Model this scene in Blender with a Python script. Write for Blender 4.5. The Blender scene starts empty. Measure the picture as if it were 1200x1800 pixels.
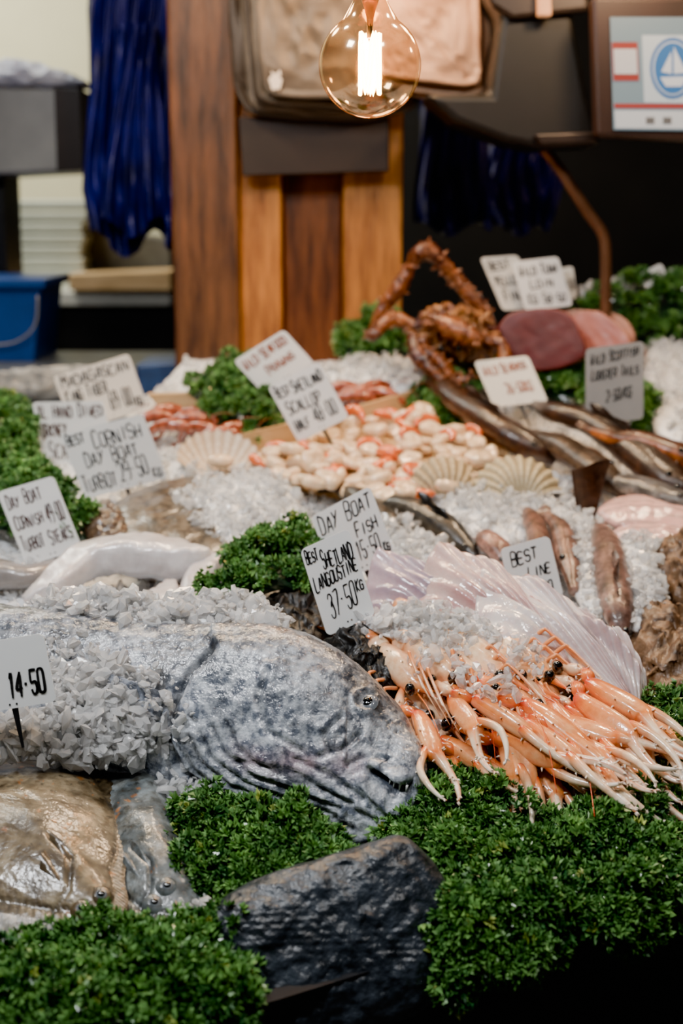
import bpy, math, random
import numpy as np
from mathutils import Vector, Matrix
R=np.random.RandomState(7); random.seed(7)
sc=bpy.context.scene
A=np.array
# ---------------------------------------------------------------- survey geometry
F=2500.; CA=math.radians(12); CZ=1.5
FW=A([0,math.cos(CA),-math.sin(CA)]); UP=A([0,math.sin(CA),math.cos(CA)]); RT=A([1.,0,0]); CAM=A([0,0,CZ])
B0,B1=.3656,.244                      # sloping bed: z = B0 + B1*y
BN=A([0,-B1,1.]); BN/=np.linalg.norm(BN)
def ray(px,py): return FW+(px-600)/F*RT+(900-py)/F*UP
def W(px,py,h=0.):
    d=ray(px,py); den=B1*d[1]-d[2]
    t=(CZ-B0-h)/den if den>1e-4 else 99.
    if t*d[1]>3.22: t=3.22/d[1]
    return CAM+d*t
def V(px,py,Y):
    d=ray(px,py); return CAM+d*(Y/d[1])
def PL(px,py,p0,N):
    d=ray(px,py); t=np.dot(p0-CAM,N)/np.dot(d,N); return CAM+d*t
def proj(P):
    q=P-CAM; z=q@FW; return np.stack([600+F*(q@RT)/z, 900-F*(q@UP)/z],-1)
def mpp(P): return float(np.dot(A(P)-CAM,FW))/F
def nrm(v): v=A(v,float); return v/(np.linalg.norm(v)+1e-12)
def nz(P,s,seed=0):
    r=np.random.RandomState(seed+11); o=np.zeros(len(P))
    for k in range(6):
        d=r.normal(size=3); f=(1+k*.55)
        o+=np.sin(P@d*s*f+r.rand()*6.3+1.5*np.sin(P@r.normal(size=3)*s*f*.7))/f**.7
    return o/2.6
def cat(pts,k,closed=False):
    P=A(pts,float); n=len(P); out=[]
    m=n if closed else n-1
    for i in range(m):
        if closed: a,b,c,d=P[(i-1)%n],P[i],P[(i+1)%n],P[(i+2)%n]
        else: a,b,c,d=P[max(i-1,0)],P[i],P[i+1],P[min(i+2,n-1)]
        for j in range(k):
            t=j/k
            out.append(.5*((2*b)+(-a+c)*t+(2*a-5*b+4*c-d)*t*t+(-a+3*b-3*c+d)*t**3))
    if not closed: out.append(P[-1])
    return A(out)
def pdist(Q,line):
    best=np.full(len(Q),1e9)
    for a,b in zip(line[:-1],line[1:]):
        a=A(a,float);b=A(b,float); ab=b-a
        t=np.clip(((Q-a)@ab)/(ab@ab+1e-9),0,1)
        best=np.minimum(best,np.linalg.norm(Q-(a+t[:,None]*ab),axis=1))
    return best
def inpoly(x,y,poly):
    c=False; n=len(poly); j=n-1
    for i in range(n):
        xi,yi=poly[i][:2]; xj,yj=poly[j][:2]
        if (yi>y)!=(yj>y) and x<(xj-xi)*(y-yi)/(yj-yi)+xi: c=not c
        j=i
    return c
# ---------------------------------------------------------------- materials
def M(name,c1,c2=None,s=20,rough=.5,bump=0,bs=60,coat=0,metal=0,trans=0,attr=False,ior=1.45,em=None,es=0,lo=.35,hi=.65,sss=0,cr=.06,stretch=None,bd=.0012):
    m=bpy.data.materials.new(name); m.use_nodes=True; nt=m.node_tree; N=nt.nodes; L=nt.links
    b=N['Principled BSDF']; b.inputs['Roughness'].default_value=rough; b.inputs['Metallic'].default_value=metal
    b.inputs['Coat Weight'].default_value=coat; b.inputs['Coat Roughness'].default_value=cr
    b.inputs['Transmission Weight'].default_value=trans; b.inputs['IOR'].default_value=ior
    if sss: b.inputs['Subsurface Weight'].default_value=sss; b.inputs['Subsurface Radius'].default_value=(.02,.012,.01); b.inputs['Subsurface Scale'].default_value=.5
    tc=N.new('ShaderNodeTexCoord'); mp=N.new('ShaderNodeMapping'); L.new(tc.outputs['Object'],mp.inputs['Vector'])
    if stretch: mp.inputs['Scale'].default_value=stretch
    if c2 is None: c2=tuple(x*.75 for x in c1)
    n=N.new('ShaderNodeTexNoise'); n.inputs['Scale'].default_value=s; n.inputs['Detail'].default_value=6; n.inputs['Roughness'].default_value=.6
    L.new(mp.outputs[0],n.inputs['Vector'])
    rp=N.new('ShaderNodeValToRGB'); rp.color_ramp.elements[0].position=lo; rp.color_ramp.elements[1].position=hi
    rp.color_ramp.elements[0].color=(*c2,1); rp.color_ramp.elements[1].color=(*c1,1)
    L.new(n.outputs['Fac'],rp.inputs[0]); out=rp.outputs[0]
    if attr:
        at=N.new('ShaderNodeAttribute'); at.attribute_name='Col'
        mx=N.new('ShaderNodeMix'); mx.data_type='RGBA'; mx.blend_type='MULTIPLY'; mx.inputs[0].default_value=1
        L.new(at.outputs['Color'],mx.inputs[6]); L.new(out,mx.inputs[7]); out=mx.outputs[2]
    L.new(out,b.inputs['Base Color'])
    if bump:
        n2=N.new('ShaderNodeTexNoise'); n2.inputs['Scale'].default_value=bs; n2.inputs['Detail'].default_value=3
        L.new(mp.outputs[0],n2.inputs['Vector'])
        bp=N.new('ShaderNodeBump'); bp.inputs['Strength'].default_value=bump; bp.inputs['Distance'].default_value=bd
        L.new(n2.outputs['Fac'],bp.inputs['Height']); L.new(bp.outputs[0],b.inputs['Normal'])
        if coat: L.new(bp.outputs[0],b.inputs['Coat Normal'])
    if em: b.inputs['Emission Color'].default_value=(*em,1); b.inputs['Emission Strength'].default_value=es
    return m
ICE=M('ice_flakes',(1,1,1),(1,1,1),s=40,rough=.05,trans=.68,ior=1.29)
ICEB=M('packed_ice',(.98,.98,.99),(.86,.89,.92),s=70,rough=.14,bump=1,bs=130,coat=1,bd=.003)
BIGF=M('big_fish_skin',(1,1,1),(.17,.19,.23),s=70,rough=.34,bump=1,bs=190,coat=1,cr=.09,attr=True,lo=.40,hi=.62,bd=.0015)
FISH=M('wet_fish_skin',(1,1,1),(.30,.26,.22),s=60,rough=.4,bump=.8,bs=130,coat=.4,cr=.12,attr=True)
FLAT=M('flatfish_skin',(1,1,1),(.36,.31,.25),s=75,rough=.34,bump=.7,bs=150,coat=.7,cr=.08,attr=True)
FLESH=M('fish_flesh',(1,1,1),(.80,.76,.76),s=35,rough=.28,bump=.8,bs=80,coat=.8,attr=True,sss=.15,cr=.08)
TUNA=M('tuna_flesh',(1,1,1),(.75,.65,.65),s=25,rough=.45,bump=.3,bs=90,coat=.1,attr=True,cr=.2)
SKATE=M('skate_skin',(1,1,1),(.86,.76,.77),s=26,rough=.2,bump=1,bs=70,coat=1,attr=True,sss=.3,trans=.2,bd=.0018)
SHELLM=M('crustacean_shell',(1,1,1),(.78,.56,.42),s=80,rough=.26,bump=.5,bs=150,coat=.9,attr=True,lo=.3,hi=.6)
CRABM=M('crab_shell',(1,1,1),(.3,.2,.16),s=60,rough=.35,bump=1,bs=120,coat=.5,attr=True,bd=.002)
SCSH=M('scallop_shell',(1,1,1),(.72,.66,.55),s=30,rough=.45,bump=.4,bs=90,attr=True)
PARS=M('parsley_leaf',(1,1,1),(.65,.7,.58),s=30,rough=.36,attr=True,coat=.3)
CARD=M('white_card',(.84,.85,.84),(.80,.81,.81),s=8,rough=.35)
CARDW=M('warm_card',(.74,.71,.66),(.68,.66,.61),s=8,rough=.4)
CARDSHADE=M('backlit_card',(.30,.30,.30),(.26,.26,.26),s=8,rough=.4)  # backlit shade of a card painted into its grey base colour
INK=M('black_marker',(.004,.004,.005),(.006,.006,.006),rough=.6)
INKB=M('brown_marker',(.07,.018,.008),(.05,.012,.008),rough=.5)
INKO=M('rust_marker',(.40,.09,.02),(.3,.07,.02),rough=.5)
BLACK=M('black_plastic',(.010,.010,.012),(.005,.005,.006),rough=.4)
ROCK=M('slate_rock',(.040,.050,.064),(.008,.011,.015),s=30,rough=.4,bump=1,bs=100,coat=.35,cr=.25,bd=.0035)
CHAR=M('charred_wood',(.008,.007,.007),(.002,.002,.002),s=30,rough=.5,bump=1,bs=60,coat=.15,bd=.004)
DRIFT=M('driftwood',(.20,.11,.055),(.04,.022,.014),s=26,rough=.5,bump=1,bs=60,coat=.25,bd=.005)
EYE=M('eye_black',(.004,.004,.005),(.003,.003,.003),rough=.06,coat=1)
IRIS=M('eye_iris',(.22,.24,.26),(.08,.09,.11),s=140,rough=.15,coat=1)
MEAT=M('scallop_meat',(.86,.68,.47),(.68,.48,.30),s=45,rough=.18,coat=1,sss=.35)
ROE=M('scallop_coral',(.80,.17,.03),(.6,.09,.015),s=50,rough=.18,coat=1)
PINE=M('pale_wood',(.62,.42,.22),(.45,.28,.12),s=8,rough=.6,bump=.4,stretch=(1,1,6))
# ---------------------------------------------------------------- mesh helpers
def obj(name,v,f,mat,parent=None,smooth=True,col=None,local=False,label=None,cat_=None,group=None,kind=None):
    v=A(v,float); me=bpy.data.meshes.new(name)
    if local: o0=np.zeros(3)
    else: o0=A([(v[:,0].min()+v[:,0].max())/2,(v[:,1].min()+v[:,1].max())/2,v[:,2].min()])
    me.from_pydata((v-o0).tolist(),[],[tuple(int(i) for i in q) for q in f]); me.update()
    if smooth: me.polygons.foreach_set('use_smooth',[True]*len(me.polygons))
    me.materials.append(mat)
    if col is not None:
        ca=me.color_attributes.new('Col','FLOAT_COLOR','POINT')
        c4=np.ones((len(v),4)); c4[:,:3]=col; ca.data.foreach_set('color',c4.ravel())
    ob=bpy.data.objects.new(name,me); sc.collection.objects.link(ob)
    if parent is not None:
        ob.parent=parent
        ob.location=Vector(o0)-(Vector((0,0,0)) if local else parent.location)
    else: ob.location=o0
    if label: tag(ob,label,cat_,group,kind)
    return ob
def tag(ob,label,cat_=None,group=None,kind=None):
    ob['label']=label
    if cat_: ob['category']=cat_
    if group: ob['group']=group
    if kind: ob['kind']=kind
def gf(n,m,wrap=False):
    f=[]
    for i in range(n-1):
        for j in range(m if wrap else m-1):
            j2=(j+1)%m; f.append((i*m+j,i*m+j2,(i+1)*m+j2,(i+1)*m+j))
    return f
def loft(rows,n=14,up=(0,0,1),k=6,flat=1.0):
    r=cat(rows,k) if k>1 else A(rows,float)
    P=r[:,:3]; ra=np.maximum(r[:,3],1e-4); rb=np.maximum(r[:,4] if r.shape[1]>4 else r[:,3],1e-4)
    T=np.gradient(P,axis=0); T/=np.linalg.norm(T,axis=1)[:,None]+1e-9
    up=nrm(up); Sd=np.cross(T,up); Sd/=np.linalg.norm(Sd,axis=1)[:,None]+1e-6; U=np.cross(Sd,T)
    a=np.linspace(0,2*np.pi,n,endpoint=False); ca=np.cos(a);sa=np.sin(a)
    ca=np.sign(ca)*abs(ca)**flat; sa=np.sign(sa)*abs(sa)**flat
    vv=P[:,None,:]+Sd[:,None,:]*(ca[None,:,None]*ra[:,None,None])+U[:,None,:]*(sa[None,:,None]*rb[:,None,None])
    K=len(P); v=vv.reshape(-1,3); f=gf(K,n,True)
    t=np.repeat(np.linspace(0,1,K),n); ang=np.tile(a,K)
    v=np.vstack([v,P[0],P[-1]]); t=np.append(t,[0,1]); ang=np.append(ang,[0,0])
    for j in range(n):
        f.append((K*n,(j+1)%n,j)); f.append((K*n+1,(K-1)*n+j,(K-1)*n+(j+1)%n))
    return v,f,t,ang
def join(parts):
    v=[];f=[];c=[];o=0
    for p in parts:
        v.append(p[0]); f+= [tuple(i+o for i in q) for q in p[1]]
        if len(p)>2: c.append(p[2])
        o+=len(p[0])
    return np.vstack(v),f,(np.vstack(c) if c else None)
def pillow(Q,N,thick,rings=14,k=8,pw=2.2,amp=0,ns=30,back=.004,seed=0,prof=None):
    O=cat(Q,k,True); c=O.mean(0); N=nrm(N); m=len(O); v=[];s_=[]
    for i in range(rings+1):
        s=1-(i/rings)**1.3*.999
        z=thick*(max(0,1-s**pw)**(1/pw) if prof is None else prof(s))
        v.append(c+(O-c)*s+N*z); s_+= [s]*m
    v=np.vstack(v); s_=A(s_); f=gf(rings+1,m,True)
    if amp:
        d=nz(v,ns,seed)*amp*np.clip((1-s_)*4,0.15,1)
        v=v+N*d[:,None]
        rad=(v-c); rad-=np.outer(rad@N,N); rad/=np.linalg.norm(rad,axis=1)[:,None]+1e-6
        v=v+rad*(nz(v,ns*1.3,seed+3)*amp*.8*(s_>.3))[:,None]
    nb=len(v); v=np.vstack([v,(c+(O-c)*.9-N*back),c-N*back]); s_=np.append(s_,[1]*(m+1))
    for j in range(m):
        f.append((nb+j,nb+(j+1)%m,(j+1)%m,j)); f.append((nb+m,nb+(j+1)%m,nb+j))
    return v,f,s_
def box(lo,hi):
    x0,y0,z0=lo;x1,y1,z1=hi
    v=[(x0,y0,z0),(x1,y0,z0),(x1,y1,z0),(x0,y1,z0),(x0,y0,z1),(x1,y0,z1),(x1,y1,z1),(x0,y1,z1)]
    return A(v,float),[(0,3,2,1),(4,5,6,7),(0,1,5,4),(1,2,6,5),(2,3,7,6),(3,0,4,7)]
def prism(pts,Y,dep,floor=False):
    a=[V(x,y,Y) for x,y in pts]; n=len(a)
    if floor:
        zm=min(p[2] for p in a); mid=(zm+max(p[2] for p in a))/2
        a=[A([p[0],p[1],0.]) if p[2]<mid else p for p in a]
    b=[p+A([0,dep,0]) for p in a]
    f=[tuple(range(n)),tuple(range(2*n-1,n-1,-1))]+[(i,i+n,(i+1)%n+n,(i+1)%n) for i in range(n)]
    return A(a+b),f
def bev(o,w=.004,s=2):
    b=o.modifiers.new('bevel','BEVEL'); b.width=w; b.segments=s; b.limit_method='ANGLE'; return o
def sph(c,r,n=14,m=10,sc_=(1,1,1)):
    v=[];
    for i in range(m+1):
        p=math.pi*i/m
        for j in range(n):
            a=2*math.pi*j/n; v.append((math.sin(p)*math.cos(a)*r*sc_[0],math.sin(p)*math.sin(a)*r*sc_[1],math.cos(p)*r*sc_[2]))
    return A(v)+A(c),gf(m+1,n,True)
def frame(loc,x,z,s=1.,sy=1.):
    x=nrm(x); z=nrm(z); z=nrm(z-x*np.dot(x,z)); y=np.cross(z,x)
    return Matrix([[x[0]*s,y[0]*s*sy,z[0]*s,loc[0]],[x[1]*s,y[1]*s*sy,z[1]*s,loc[1]],[x[2]*s,y[2]*s*sy,z[2]*s,loc[2]],[0,0,0,1]])
# ---------------------------------------------------------------- ice and parsley
PH=(1+5**.5)/2
ICO=A([(-1,PH,0),(1,PH,0),(-1,-PH,0),(1,-PH,0),(0,-1,PH),(0,1,PH),(0,-1,-PH),(0,1,-PH),(PH,0,-1),(PH,0,1),(-PH,0,-1),(-PH,0,1)],float)/1.902*.55
ICF=A([(0,11,5),(0,5,1),(0,1,7),(0,7,10),(0,10,11),(1,5,9),(5,11,4),(11,10,2),(10,7,6),(7,1,8),(3,9,4),(3,4,2),(3,2,6),(3,6,8),(3,8,9),(4,9,5),(2,4,11),(6,2,10),(8,6,7),(9,8,1)])
def chunks(P,size):
    n=len(P)
    q=R.normal(size=(n,4)); q/=np.linalg.norm(q,axis=1)[:,None]; w,x,y,z=q.T
    Rm=np.stack([1-2*(y*y+z*z),2*(x*y-z*w),2*(x*z+y*w),2*(x*y+z*w),1-2*(x*x+z*z),2*(y*z-x*w),2*(x*z-y*w),2*(y*z+x*w),1-2*(x*x+y*y)],-1).reshape(n,3,3)
    s=size*(.35+1.4*R.rand(n,1)**2.2)*A([1.15,.95,.52])*(.65+.7*R.rand(n,3))
    L=(ICO[None]*R.uniform(.78,1.15,(n,12,1)))*s[:,None,:]
    v=np.einsum('nij,nkj->nki',Rm,L)+P[:,None,:]
    f=(ICF[None]+np.arange(n)[:,None,None]*12).reshape(-1,3)
    return v.reshape(-1,3),f.tolist()
def sample(Q,N,thick,n,pw=2.2):
    O=cat(Q,6,True); c=O.mean(0); N=nrm(N); m=len(O)
    w=np.linalg.norm(np.cross(O-c,np.roll(O,-1,0)-c),axis=1); w/=w.sum()
    i=R.choice(m,n,p=w); t=R.rand(n,1); q=O[i]*(1-t)+O[(i+1)%m]*t; s=np.sqrt(R.rand(n))
    z=thick*np.maximum(0,1-s**pw)**(1/pw)
    p=c+(q-c)*s[:,None]+N*z[:,None]
    r=q-c; r/=np.linalg.norm(r,axis=1)[:,None]
    nn=N*(1.05-s**3)[:,None]+r*(s**3)[:,None]*.9
    nn/=np.linalg.norm(nn,axis=1)[:,None]
    return p,nn,s
def pts3(px,h=0,plane=None):
    if plane is None: return [W(p[0],p[1],p[2] if len(p)>2 else h) for p in px]
    return [PL(p[0],p[1],*plane) for p in px]
def ice(px,h=0,thick=.03,n=300,size=.0130,plane=None,label='heap of crushed ice flakes on the fish display',mound=True):
    Q=pts3(px,h,plane); N=BN if plane is None else plane[1]
    p,nn,s=sample(Q,N,thick,int(n*1.7)); p=p+nn*(nz(p,60,3)*.005+R.rand(len(p))*.010-.003)[:,None]
    p=p+R.normal(size=p.shape)*.005
    v,f=chunks(p,size)
    o=obj('crushed_ice',v,f,ICE,smooth=False,label=label,cat_='ice',kind='stuff')
    if mound:
        v2,f2,_=pillow(Q,N,thick*.85,rings=12,k=6,amp=.005,ns=80)
        obj('packed_ice',v2,f2,ICEB,parent=o)
    return o
def leaves(C,Nn,size):
    n=len(C); m=14
    d=Nn+R.normal(size=(n,3))*.6; d/=np.linalg.norm(d,axis=1)[:,None]
    a=np.cross(d,R.normal(size=(n,3))); a/=np.linalg.norm(a,axis=1)[:,None]; b=np.cross(d,a)
    th=np.linspace(0,2*np.pi,m,endpoint=False)[None]
    sz=size*(.5+.9*R.rand(n,1))
    r=sz*(.80+.30*np.sin(3*th+R.rand(n,1)*6)+R.uniform(-.22,.22,(n,m)))
    z=sz*(.58*np.where(np.arange(m)%2==0,1,-1)[None]*R.uniform(.3,1.2,(n,m))+.40)
    v=C[:,None]+a[:,None]*(r*np.cos(th))[:,:,None]+b[:,None]*(r*np.sin(th))[:,:,None]+d[:,None]*z[:,:,None]
    v=np.concatenate([C[:,None]-d[:,None]*sz[:,:,None]*.15,v],1)
    j=np.arange(m); tri=np.stack([np.zeros(m,int),1+j,1+(j+1)%m],-1)
    f=(tri[None]+np.arange(n)[:,None,None]*(m+1)).reshape(-1,3)
    return v.reshape(-1,3),f.tolist(),m+1
def parsley(px,h=0,thick=.04,n=120,size=.0066,plane=None,label='bunch of fresh curly green parsley',seed=0,per=21,cr=.022,lump=.022):
    Q=pts3(px,h,plane); N=BN if plane is None else plane[1]
    p,nn,s=sample(Q,N,thick,int(n*.62))
    p=p+nn*(nz(p,34,seed)*lump+R.uniform(-.015,.015,len(p)))[:,None]
    P=np.repeat(p,per,0); NN=np.repeat(nn,per,0)
    off=R.normal(size=P.shape); off/=np.linalg.norm(off,axis=1)[:,None]; rr=cr*(.4+.6*R.rand(len(P),1)); off*=rr
    dt=(off*NN).sum(1); off=off-NN*(np.minimum(dt,0)*1.6)[:,None]
    on=off/ (np.linalg.norm(off,axis=1)[:,None]+1e-9)
    v,f,m1=leaves(P+off,on*.9+NN*.3,size)
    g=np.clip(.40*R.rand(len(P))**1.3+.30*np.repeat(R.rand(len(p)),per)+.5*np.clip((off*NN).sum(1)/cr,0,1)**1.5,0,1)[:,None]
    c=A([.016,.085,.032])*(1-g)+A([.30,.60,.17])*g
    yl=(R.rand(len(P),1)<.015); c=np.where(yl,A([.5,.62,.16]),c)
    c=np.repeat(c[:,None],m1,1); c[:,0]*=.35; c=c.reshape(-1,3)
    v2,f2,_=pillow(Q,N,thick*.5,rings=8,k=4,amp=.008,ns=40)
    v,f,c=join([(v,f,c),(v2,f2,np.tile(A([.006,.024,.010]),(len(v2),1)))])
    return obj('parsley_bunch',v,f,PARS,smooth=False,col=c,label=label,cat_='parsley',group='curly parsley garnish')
# ================================================================= SETTING
def st(name,lo,hi,mat):
    v,f=box(lo,hi); o=obj(name,v,f,mat,smooth=False); o['kind']='structure'; return o
st('floor',(-4,-1.5,-.1),(4,6.6,0),M('dark_concrete',(.10,.095,.09),(.05,.05,.05),s=4,rough=.6,bump=.2))
st('wall_back_left',(-4,6.2,0),(-.75,6.4,3.6),M('cream_wall',(.66,.62,.42),(.58,.54,.36),s=2,rough=.8))
st('wall_back_right',(-.75,6.2,0),(4,6.4,3.6),M('dark_wall',(.014,.013,.014),(.007,.007,.008),s=2,rough=.7))
st('wall_right',(3.9,-1.5,0),(4,6.4,3.6),M('dark_side_wall',(.03,.028,.028),(.02,.02,.02),s=2,rough=.8))
st('ceiling',(-4,1.6,3.5),(4,6.4,3.6),M('dark_ceiling',(.04,.04,.04),(.03,.03,.03),s=2,rough=.9))
# ---- stall counter + bed of ice
fa=W(440,1745)[:2]; fb=W(1300,1480)[:2]; sl=(fb[1]-fa[1])/(fb[0]-fa[0])
def fy(x): return max(fa[1]+(x-fa[0])*sl,.9)
X0,X1=-1.05,1.6; YB=3.3
def yb(x): return float(np.interp(x,[-.46,-.36],[2.93,YB]))
nx,ny=170,170; gv=[]
for j in range(ny):
    for i in range(nx):
        x=X0+(X1-X0)*i/(nx-1); y0=fy(x); y=y0+(yb(x)-y0)*j/(ny-1); gv.append((x,y,B0+B1*y-.014))
gv=A(gv); gv[:,2]+=nz(gv,18,5)*.006+nz(gv,60,8)*.004
ff=gf(ny,nx); top=len(gv); low=gv.copy(); low[:,2]=B0+B1*low[:,1]-.09
idx=[i for i in range(nx)]+[j*nx+nx-1 for j in range(1,ny)]+[(ny-1)*nx+i for i in range(nx-2,-1,-1)]+[j*nx for j in range(ny-2,0,-1)]
gv2=np.vstack([gv,low[idx]]); n_=len(idx)
for a in range(n_): b=(a+1)%n_; ff.append((idx[b],idx[a],top+a,top+b))
ff.append(tuple(range(top,top+n_)))
obj('ice_bed',gv2,ff,ICEB,label='sloping bed of packed crushed ice on stall counter',cat_='ice bed',kind='stuff')
def quadprism(pts,z1,z0):
    n=len(pts)
    v=[(p[0],p[1],a) for p,a in zip(pts,z1)]+[(p[0],p[1],a) for p,a in zip(pts,z0)]
    return v,[tuple(range(n)),tuple(range(2*n-1,n-1,-1))]+[(i,i+n,(i+1)%n+n,(i+1)%n) for i in range(n)]
zb=lambda p,o=0: B0+B1*p[1]+o
xk=(.9-fa[1])/sl+fa[0]; xl=max(X0,xk)
pp=[(xl-.02,fy(xl)-.02),(X1+.02,fy(X1)-.02),(X1+.02,YB+.02),(-.36,YB+.02),(-.46,2.95),(X0-.02,2.95)]
v,f=quadprism(pp,[zb(p,-.092) for p in pp],[0]*6)
counter=obj('stall_counter',v,f,BLACK,smooth=False,label='black market stall counter holding the sloping ice display',cat_='counter')
pp=[(xl,fy(xl)-.022),(X1,fy(X1)-.022),(X1,fy(X1)-.004),(xl,fy(xl)-.004)]
v,f=quadprism(pp,[zb(p,.0) for p in pp],[zb(p,-.28) for p in pp]); obj('tray_lip',v,f,BLACK,parent=counter,smooth=False)
pp=[(xl,fy(xl)-.17),(X1,fy(X1)-.17),(X1,fy(X1)-.021),(xl,fy(xl)-.021)]
v,f=quadprism(pp,[zb(pp[0],-.25),zb(pp[1],-.25),zb(pp[1],-.25),zb(pp[0],-.25)],[0]*4); obj('front_ledge',v,f,BLACK,parent=counter,smooth=False)
n=14000; x=R.uniform(X0+.03,X1-.03,n); y0=np.maximum(fa[1]+(x-fa[0])*sl,.9)+.03; y=y0+(np.interp(x,[-.46,-.36],[2.93,YB])-.03-y0)*R.rand(n)
P=np.stack([x,y,B0+B1*y+R.uniform(-.014,.002,n)],-1)
v,f=chunks(P,.0145); obj('crushed_ice',v,f,ICE,smooth=False,label='loose crushed ice flakes scattered over the whole display bed',cat_='ice',kind='stuff')
# ================================================================= BIG GREY FISH
xs=[-420,-330,-230,-100,0,100,200,300,400,500,570,630,682,712,726]
tp=[1165,1150,1105,1072,1062,1075,1088,1096,1098,1106,1130,1170,1222,1276,1322]
bt=[1200,1225,1275,1310,1330,1345,1366,1394,1426,1460,1480,1486,1470,1438,1396]
rows=[]
for a,b,c in zip(xs,tp,bt):
    Yb=1.765-a/700*.15
    pb=V(a,c,Yb); hh=(c-b)/290.
    pt=V(a,b,Yb+.115*min(hh,1.05)); rows.append(np.concatenate([pb,pt]))
rw=cat(rows,24); K=len(rw); nn_=190
ctrs=(rw[:,:3]+rw[:,3:])/2; Uv=(rw[:,3:]-rw[:,:3])/2; Tg=np.gradient(ctrs,axis=0); Tg/=np.linalg.norm(Tg,axis=1)[:,None]
ul=np.linalg.norm(Uv,axis=1); Sd=np.cross(Uv,Tg); Sd/=np.linalg.norm(Sd,axis=1)[:,None]
if Sd[K//2][1]>0: Sd=-Sd
a=np.linspace(0,2*np.pi,nn_,endpoint=False); ca=np.cos(a); sa=np.sin(a)
ca2=np.sign(ca)*abs(ca)**.85
wd=ul*.54
vv=ctrs[:,None]+Uv[:,None]*sa[None,:,None]+Sd[:,None]*(ca2[None,:,None]*wd[:,None,None])
no=(Uv/ul[:,None])[:,None]*sa[None,:,None]+Sd[:,None]*ca[None,:,None]
v=vv.reshape(-1,3); no=no.reshape(-1,3); Q=proj(v); front=np.tile(np.clip(ca*3+.6,0,1),K); bel=np.tile(sa,K)
disp=np.zeros(len(v)); col=np.tile(A([.47,.50,.545]),(len(v),1))
g=lambda d,w: np.exp(-(d/w)**2)
mouth=[(740,1396),(714,1396),(690,1386),(668,1368),(652,1356)]
dm=pdist(Q,mouth); mw=np.interp(Q[:,0],[650,720],[5,12]); gm2=np.exp(-(dm/mw)**2); disp-=.024*gm2*front
disp+=.009*g(pdist(Q,[(734,1370),(706,1368),(684,1356),(658,1340)]),11)*front
disp+=.010*g(pdist(Q,[(718,1420),(690,1414),(664,1394),(640,1374)]),11)*front
gill=[(372,1140),(330,1185),(302,1245),(296,1305),(318,1352),(370,1390),(450,1420),(520,1446)]
dg=pdist(Q,gill); disp-=.009*g(dg,6)*front
inside=A([1. if (inpoly(q[0],q[1],gill+[(760,1500),(760,1100),(372,1100)]) ) else 0. for q in Q])
disp+=.006*inside*np.clip(dg/14,0,1)*np.exp(-dg/120)*front
dl_=np.full(len(Q),1e9)
for k_,(ox,oy) in enumerate([(18,-7),(36,-13),(56,-20),(78,-28),(102,-37)]):
    dd=pdist(Q,[(p[0]+ox,p[1]+oy) for p in gill[3:]]); disp-=.0032*g(dd,4)*front; disp+=.0018*g(dd-8,5)*front; dl_=np.minimum(dl_,dd)
for ln in [[(420,1336),(520,1358),(600,1406),(660,1440)],[(470,1180),(452,1230),(470,1285),(530,1320)],[(560,1330),(600,1318),(632,1290)],[(440,1362),(520,1386),(590,1430)],[(520,1335),(580,1362),(640,1404)],[(600,1260),(570,1290),(580,1320)],[(610,1344),(640,1330),(680,1336)],[(500,1400),(560,1424),(620,1452)]]:
    dd=pdist(Q,ln); disp-=.0034*g(dd,5)*front; disp+=.0015*g(dd-10,5)*front; dl_=np.minimum(dl_,dd)
de=np.linalg.norm((Q-A([645,1233]))*A([1,1.15]),axis=1); disp+=.0040*g(de-23,6)*front; disp-=.003*g(de,13)*front
dn=np.linalg.norm(Q-A([696,1284]),axis=1); dn2=np.linalg.norm(Q-A([682,1270]),axis=1); disp-=.004*g(dn,4)*front+.003*g(dn2,3)*front
disp+=nz(v,24,2)*.0018+nz(v,95,4)*.0013+nz(v,200,5)*.0007
mt=nz(v,22,6)+.8*nz(v,60,7)
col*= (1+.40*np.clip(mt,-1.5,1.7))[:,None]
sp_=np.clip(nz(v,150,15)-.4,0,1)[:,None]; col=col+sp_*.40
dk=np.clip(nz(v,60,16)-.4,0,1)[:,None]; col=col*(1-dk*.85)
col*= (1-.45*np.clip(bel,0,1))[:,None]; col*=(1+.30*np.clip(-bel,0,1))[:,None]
pk=np.clip(g(pdist(Q,[(420,1330),(560,1345),(620,1345)]),24),0,1)[:,None]*.5*(1+.5*nz(v,60,3))[:,None]; pk=np.clip(pk,0,.8); col=col*(1-pk)+A([.56,.34,.40])*pk
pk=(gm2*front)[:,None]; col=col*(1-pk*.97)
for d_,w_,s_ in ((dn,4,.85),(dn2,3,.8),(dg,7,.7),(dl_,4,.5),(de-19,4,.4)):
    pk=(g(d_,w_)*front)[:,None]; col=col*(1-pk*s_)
v=v+no*disp[:,None]
f=gf(K,nn_,True); v=np.vstack([v,ctrs[0],ctrs[-1]+Tg[-1]*.004]); col=np.vstack([col,col[0],A([.3,.32,.36])])
for j in range(nn_): f.append((K*nn_,(j+1)%nn_,j)); f.append((K*nn_+1,(K-1)*nn_+j,(K-1)*nn_+(j+1)%nn_))
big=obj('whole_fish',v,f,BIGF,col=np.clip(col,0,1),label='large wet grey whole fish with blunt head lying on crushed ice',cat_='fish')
vf=v[:K*nn_]; fr=np.where(np.tile(ca,K)>0)[0]
def pick(px,py): i=fr[np.argmin(np.linalg.norm(Q[fr]-A([px,py]),axis=1))]; return vf[i],no[i]
ep,en=pick(645,1233)
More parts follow.
